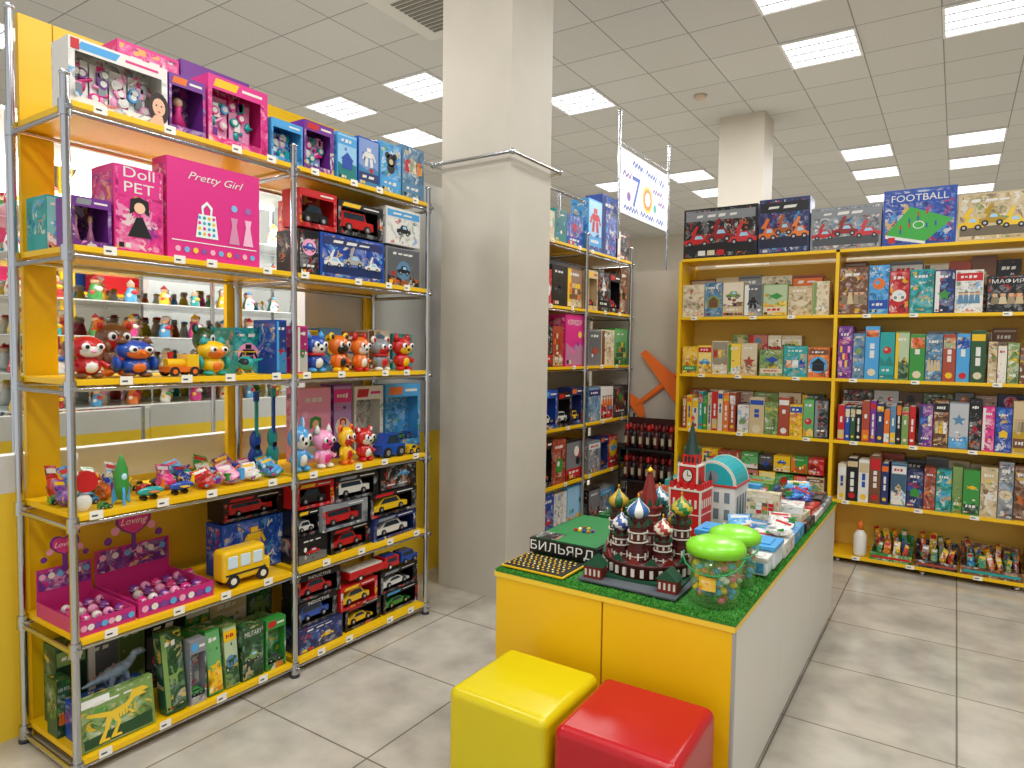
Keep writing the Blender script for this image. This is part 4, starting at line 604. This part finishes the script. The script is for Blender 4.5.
q=MB(); q.box(-.145,.145,-.225,.225,BH+.0005,BH+.003,M('#1e7a3a',.6)); q.box(-.145,-.04,-.225,-.13,BH+.0032,BH+.0037,ART('K',0)); [q.ell((-.04+.02*(i%4)+.01*(i//4),-.05+.022*(i//4),BH+.0085),(.008,.008,.008),M(COL['RYBOWKGV'[i%8]],.15),8,6) for i in range(10)]; q.build('playfield',r)
r=E('table_football_game',(-1.245,3.07,ZT)); tag(r,'small green table football game with rods and players','table game'); q=MB()
for a in ((-.14,.14,-.22,-.2),(-.14,.14,.2,.22),(-.14,-.125,-.2,.2),(.125,.14,-.2,.2)): q.box(*a,0,.06,M('#1f6a34',.4))
q.build('frame',r); MB().box(-.125,.125,-.2,.2,.01,.025,M('#36a04a',.5)).build('pitch',r)
for i in range(5): y=-.15+i*.075; q=MB(); q.cyl((-.17,y,.055),(.16,y,.055),.003,CH,n=8); [q.box(xx-.006,xx+.006,y-.004,y+.004,.03,.064,M(COL['R' if i%2 else 'B'])) for xx in (-.08,0,.08)]; q.cyl((.145,y,.055),(.165,y,.055),.007,EYE,n=8); q.build('rod',r)
r=E('sweet_tray',(-1.295,2.2,ZT)); tag(r,'shallow black tray of yellow dots on counter corner','tray'); q=MB(); q.box(-.135,.135,-.095,.095,0,.006,M(COL['Y'])); q.box(-.128,.128,-.088,.088,.006,.0085,M('#120e06',.7)); q.build('tray',r)
q=MB(); [q.ell((-.115+i*.0215+(j%2)*.008,-.07+j*.023,.0105),(.0052,.0042,.0025),M('#f2c21a' if (i+j)%3 else '#f7e9a0'),8,5) for i in range(11) for j in range(7)]; q.build('dots',r)
def bucket(x,y,s,label):
    r=E('toy_bucket',(x,y,ZT)); tag(r,label,'bucket','green lidded toy buckets on the counter'); q=MB(); q.lathe([(.058*s,0),(.06*s,.004),(.07*s,.13*s)],(0,0,0),M('#8ed868',.08,alpha=.22,coat=1),24); q.build('bucket',r)
    q=MB()
    for i in range(150): a=R.uniform(0,6.3); z=R.uniform(.014,.112)*s; rr=(.044+.01*z/.13)*s*R.random()**.3; q.ell((rr*math.cos(a),rr*math.sin(a),z),(.011*s,.011*s,.009*s),M(COL[R.choice('RYBOLPGW')],.3),7,5)
    q.build('contents',r)
    q=MB(); q.lathe([(.075*s,.128*s),(.077*s,.145*s),(.07*s,.155*s),(.045*s,.166*s),(.02*s,.17*s)],(0,0,0),M('#86d92c',.3),24); q.build('lid',r)
    q=MB(); pts=[(.078*s*math.cos(t),-.02*s-.05*s*math.sin(t),.125*s-.04*s*math.sin(t)) for t in [PI*i/10 for i in range(11)]]; [q.cyl(a,b,.003,M('#1e9a58'),n=6) for a,b in zip(pts,pts[1:])]; q.build('handle',r)
    q=MB(); q.add([(.068*s*math.cos(a),.068*s*math.sin(a),z) for z in (.045*s,.08*s) for a in [-1.9+i*.08 for i in range(9)]],[(i,i+1,i+10,i+9) for i in range(8)],ART('Y',1)); q.build('label_sticker',r)
bucket(-.645,2.225,1.28,'nearer clear bucket with bright green lid at counter corner'); bucket(-.645,2.455,1.2,'farther clear bucket with green lid behind the first bucket')
def tub(x,y,w,d,h,lc,label,rz=0):
    r=E('plastic_tub',(x,y,ZT)); r.rotation_euler.z=rz; tag(r,label,'plastic tub','lidded plastic tubs on the counter'); MB().box(-w/2,w/2,-d/2,d/2,0,h*.8,M('#dfeaf0',.15)).build('tub',r,.01,seg=3)
    q=MB(); q.box(-w*.4,w*.4,-d/2-.001,-d/2,h*.15,h*.7,ART('L',0)); q.build('sticker',r); q=MB(); q.box(-w*.52,w*.52,-d*.52,d*.52,h*.8,h,M(COL[lc],.3)); q.box(-w*.35,w*.35,-d*.35,d*.35,h,h*1.06,M(COL[lc],.3)); q.build('lid',r,.006,seg=3)
tub(-.79,2.755,.15,.15,.11,'L','pale tub with light blue lid right of red tower'); tub(-.615,2.61,.12,.08,.07,'W','small tub with white lid behind green buckets'); tub(-.625,2.745,.15,.15,.09,'L','tub with light blue lid at counter edge')
for i,sp in enumerate(((-.7,2.95,0,.3,.2,.06,'W','white flat boxed set with bright picture behind the tubs'),(-.68,3.19,0,.25,.24,.05,'L','light blue flat boxed set at counter edge'),(-.67,3.44,0,.24,.22,.04,'K','black flat boxed game near counter edge'),(-.67,3.69,0,.24,.24,.03,'W','white flat box toward far counter end'),(-.68,3.98,0,.26,.3,.03,'S','large grey flat box at far right counter corner'),(-.68,3.97,.032,.22,.24,.025,'K','black flat box on the grey box'),(-.67,3.68,.032,.21,.2,.03,'R','red flat box on top of white box'),(-.67,3.43,.042,.2,.18,.03,'C','cream flat box on the black game'),(-.67,3.42,.0745,.18,.15,.035,'W','small white box on the cream box'),(-.96,4.0,0,.26,.26,.06,'B','blue flat box at far end of counter'),(-.96,4.0,.063,.24,.24,.04,'G','green flat box on top of blue box'),(-.94,3.68,0,.24,.26,.05,'P','pink flat box in middle of far end'),(-.94,3.68,.053,.22,.22,.04,'Q','pale pink flat box on the pink box'),(-1.26,3.95,0,.3,.34,.08,'T','teal flat box at far left counter corner'),(-1.27,3.52,0,.28,.3,.07,'H','rust red flat box at left counter edge'))): flat(sp[0],sp[1],ZT+sp[2],*sp[3:],rz=R.uniform(-.03,.03) if sp[2]==0 else R.uniform(-.2,.2))
for x,y,z,w_,c,lab,tz in ((-.74,2.9,.0615,.13,'L','blue bagged play set on white boxed set',.3),(-.61,2.92,.0615,.12,'W','clear bagged play set on white boxed set',-.25),(-.61,3.12,.0515,.13,'W','clear bagged set on light blue box at counter edge',.4),(-.67,3.66,.064,.15,'B','dark blue bagged set on red flat box',-.3),(-.7,3.95,.059,.16,'L','light blue bagged set on far black box',.2)):
    o=bagtoy(w_,.1,.085,c,name='bagged_set'); o.location=(x,y,ZT+z); o.rotation_euler.z=tz; tag(o,lab,'bagged toy','bagged sets piled on the counter')
o=carton(.15,.05,.13,'C',name='puzzle_box'); o.location=(-.73,3.24,ZT+.0525); tag(o,'cream upright puzzle box on the light blue flat set','puzzle box')
o=carton(.15,.06,.17,'L',name='puzzle_box'); o.location=(-.87,3.46,ZT); tag(o,'light blue upright puzzle box beyond the vaulted model','puzzle box')
# ================= STOOLS
def stool(x,y,w,c,label,rz=0):
    r=E('cube_stool',(x,y,0)); r.rotation_euler.z=rz; tag(r,label,'stool','padded cube stools before the counter'); m=surf('leatherette_'+c.strip('#'),'bump',c,c,.26,ns=160,bs=.2)
    b=MB(); b.box(-w/2,w/2,-w/2,w/2,.02,.422,m); ob=b.build('body',r,.03,seg=6); ob.data.polygons.foreach_set('use_smooth',[True]*6)
    wn=ob.modifiers.new('wn','WEIGHTED_NORMAL')
    for sx in (-1,1): [MB().lathe([(.015,0),(.02,.02)],(sx*w*.38,sy*w*.38,0),EYE).build('foot',r) for sy in (-1,1)]
stool(-1.135,1.82,.365,'#dcc80c','bright yellow padded cube stool at left of the pair'); stool(-.748,1.825,.37,'#b80e1a','bright red padded cube stool at right of the pair',.02)
# ================= SHOWCASE behind rack
r=E('glass_showcase',(-3.75,1.2,0)); tag(r,'glass and chrome showcase of figurines seen through the left rack','showcase')
MB().box(-.03,0,0,1.9,.1,2.5,M('#e4e8e8',.03,1)).build('mirror_panel',r); MB().box(0,.36,0,1.9,0,.9,M('#e0ddd2')).build('cabinet',r)
SZ=(1.2,1.37,1.54,1.71,1.9,2.1)
for z in SZ: MB().box(.01,.35,.02,1.88,z-.006,z,M('#dfe8e8',.06)).build('glass_shelf',r,.001)
for y in (0.02,.95,1.88): MB().cyl((.365,y,.9),(.365,y,2.5),.012,CH).build('post',r)
MB().box(.3,.34,.05,1.85,2.46,2.48,M('#fff6e8',.5,em=4)).build('added_glow_strip',r); MB().box(0,.36,0,1.9,2.485,2.5,M('#cfccc4')).build('top',r)  # glowing strip is added to make the showcase look lit
for y in (1.4,2.1,2.8): l=bpy.data.lights.new('case_fill_lamp','AREA'); l.size=.5; l.energy=13; o=bpy.data.objects.new('case_fill_lamp',l); CO.objects.link(o); o.location=(-3.22,y,2.44); o.rotation_euler=(0,.6,0)  # fill lamps added to brighten the figurines
FC=['RWY','WRB','YRW','OWR','TWY','QPW','WYG','EWR','CRW','LWR','PYW','GRW','WLQ','YWO']
for lv,z in enumerate(SZ):
    n=32
    for i in range(n):
        c=R.choice(FC); hh=R.uniform(.085,.135); q=MB(); k=hh/.13; q.lathe([(.03*k,0),(.034*k,hh*.2),(.02*k,hh*.6),(.012*k,hh*.66)],(0,0,0),tone(c[0],.1),10); q.ell((0,0,hh*.75),(.021*k,.021*k,hh*.14),M('#f0c8a4'),10,6)
        if i%3==0: q.lathe([(.023*k,0),(.012*k,hh*.1),(.001,hh*.2)],(0,0,hh*.82),tone(c[1],.1),10)
        elif i%3==1: q.ell((0,.004,hh*.84),(.024*k,.024*k,hh*.1),tone(c[1],.1),10,6)
        else: q.lathe([(.03*k,0),(.03*k,hh*.02),(.018*k,hh*.03),(.016*k,hh*.12)],(0,0,hh*.84),tone(c[1],.1),10)
        q.ell((.02*k,.01*k,hh*.45),(.016*k,.022*k,.014*k),tone(c[2],.1),8,5); q.ell((.018*k,-.018*k,hh*.3),(.012*k,.014*k,.012*k),tone(c[1],.2),8,5)
        o=q.build('figurine'); o.location=(-3.75+(.29,.2,.11)[i%3],1.25+i*1.8/n,z+.001); tag(o,f"{CN[c[0]]} figurine with {CN[c[1]]} hat, {ORD[i]} from left, {('lowest','second','third','fourth','fifth','top')[lv]} showcase shelf",'figurine','painted figurines in the glass showcase')
# world
w=bpy.data.worlds.new('w'); S.world=w; w.use_nodes=True; w.node_tree.nodes['Background'].inputs[0].default_value=(.99,.99,.985,1); w.node_tree.nodes['Background'].inputs[1].default_value=.78
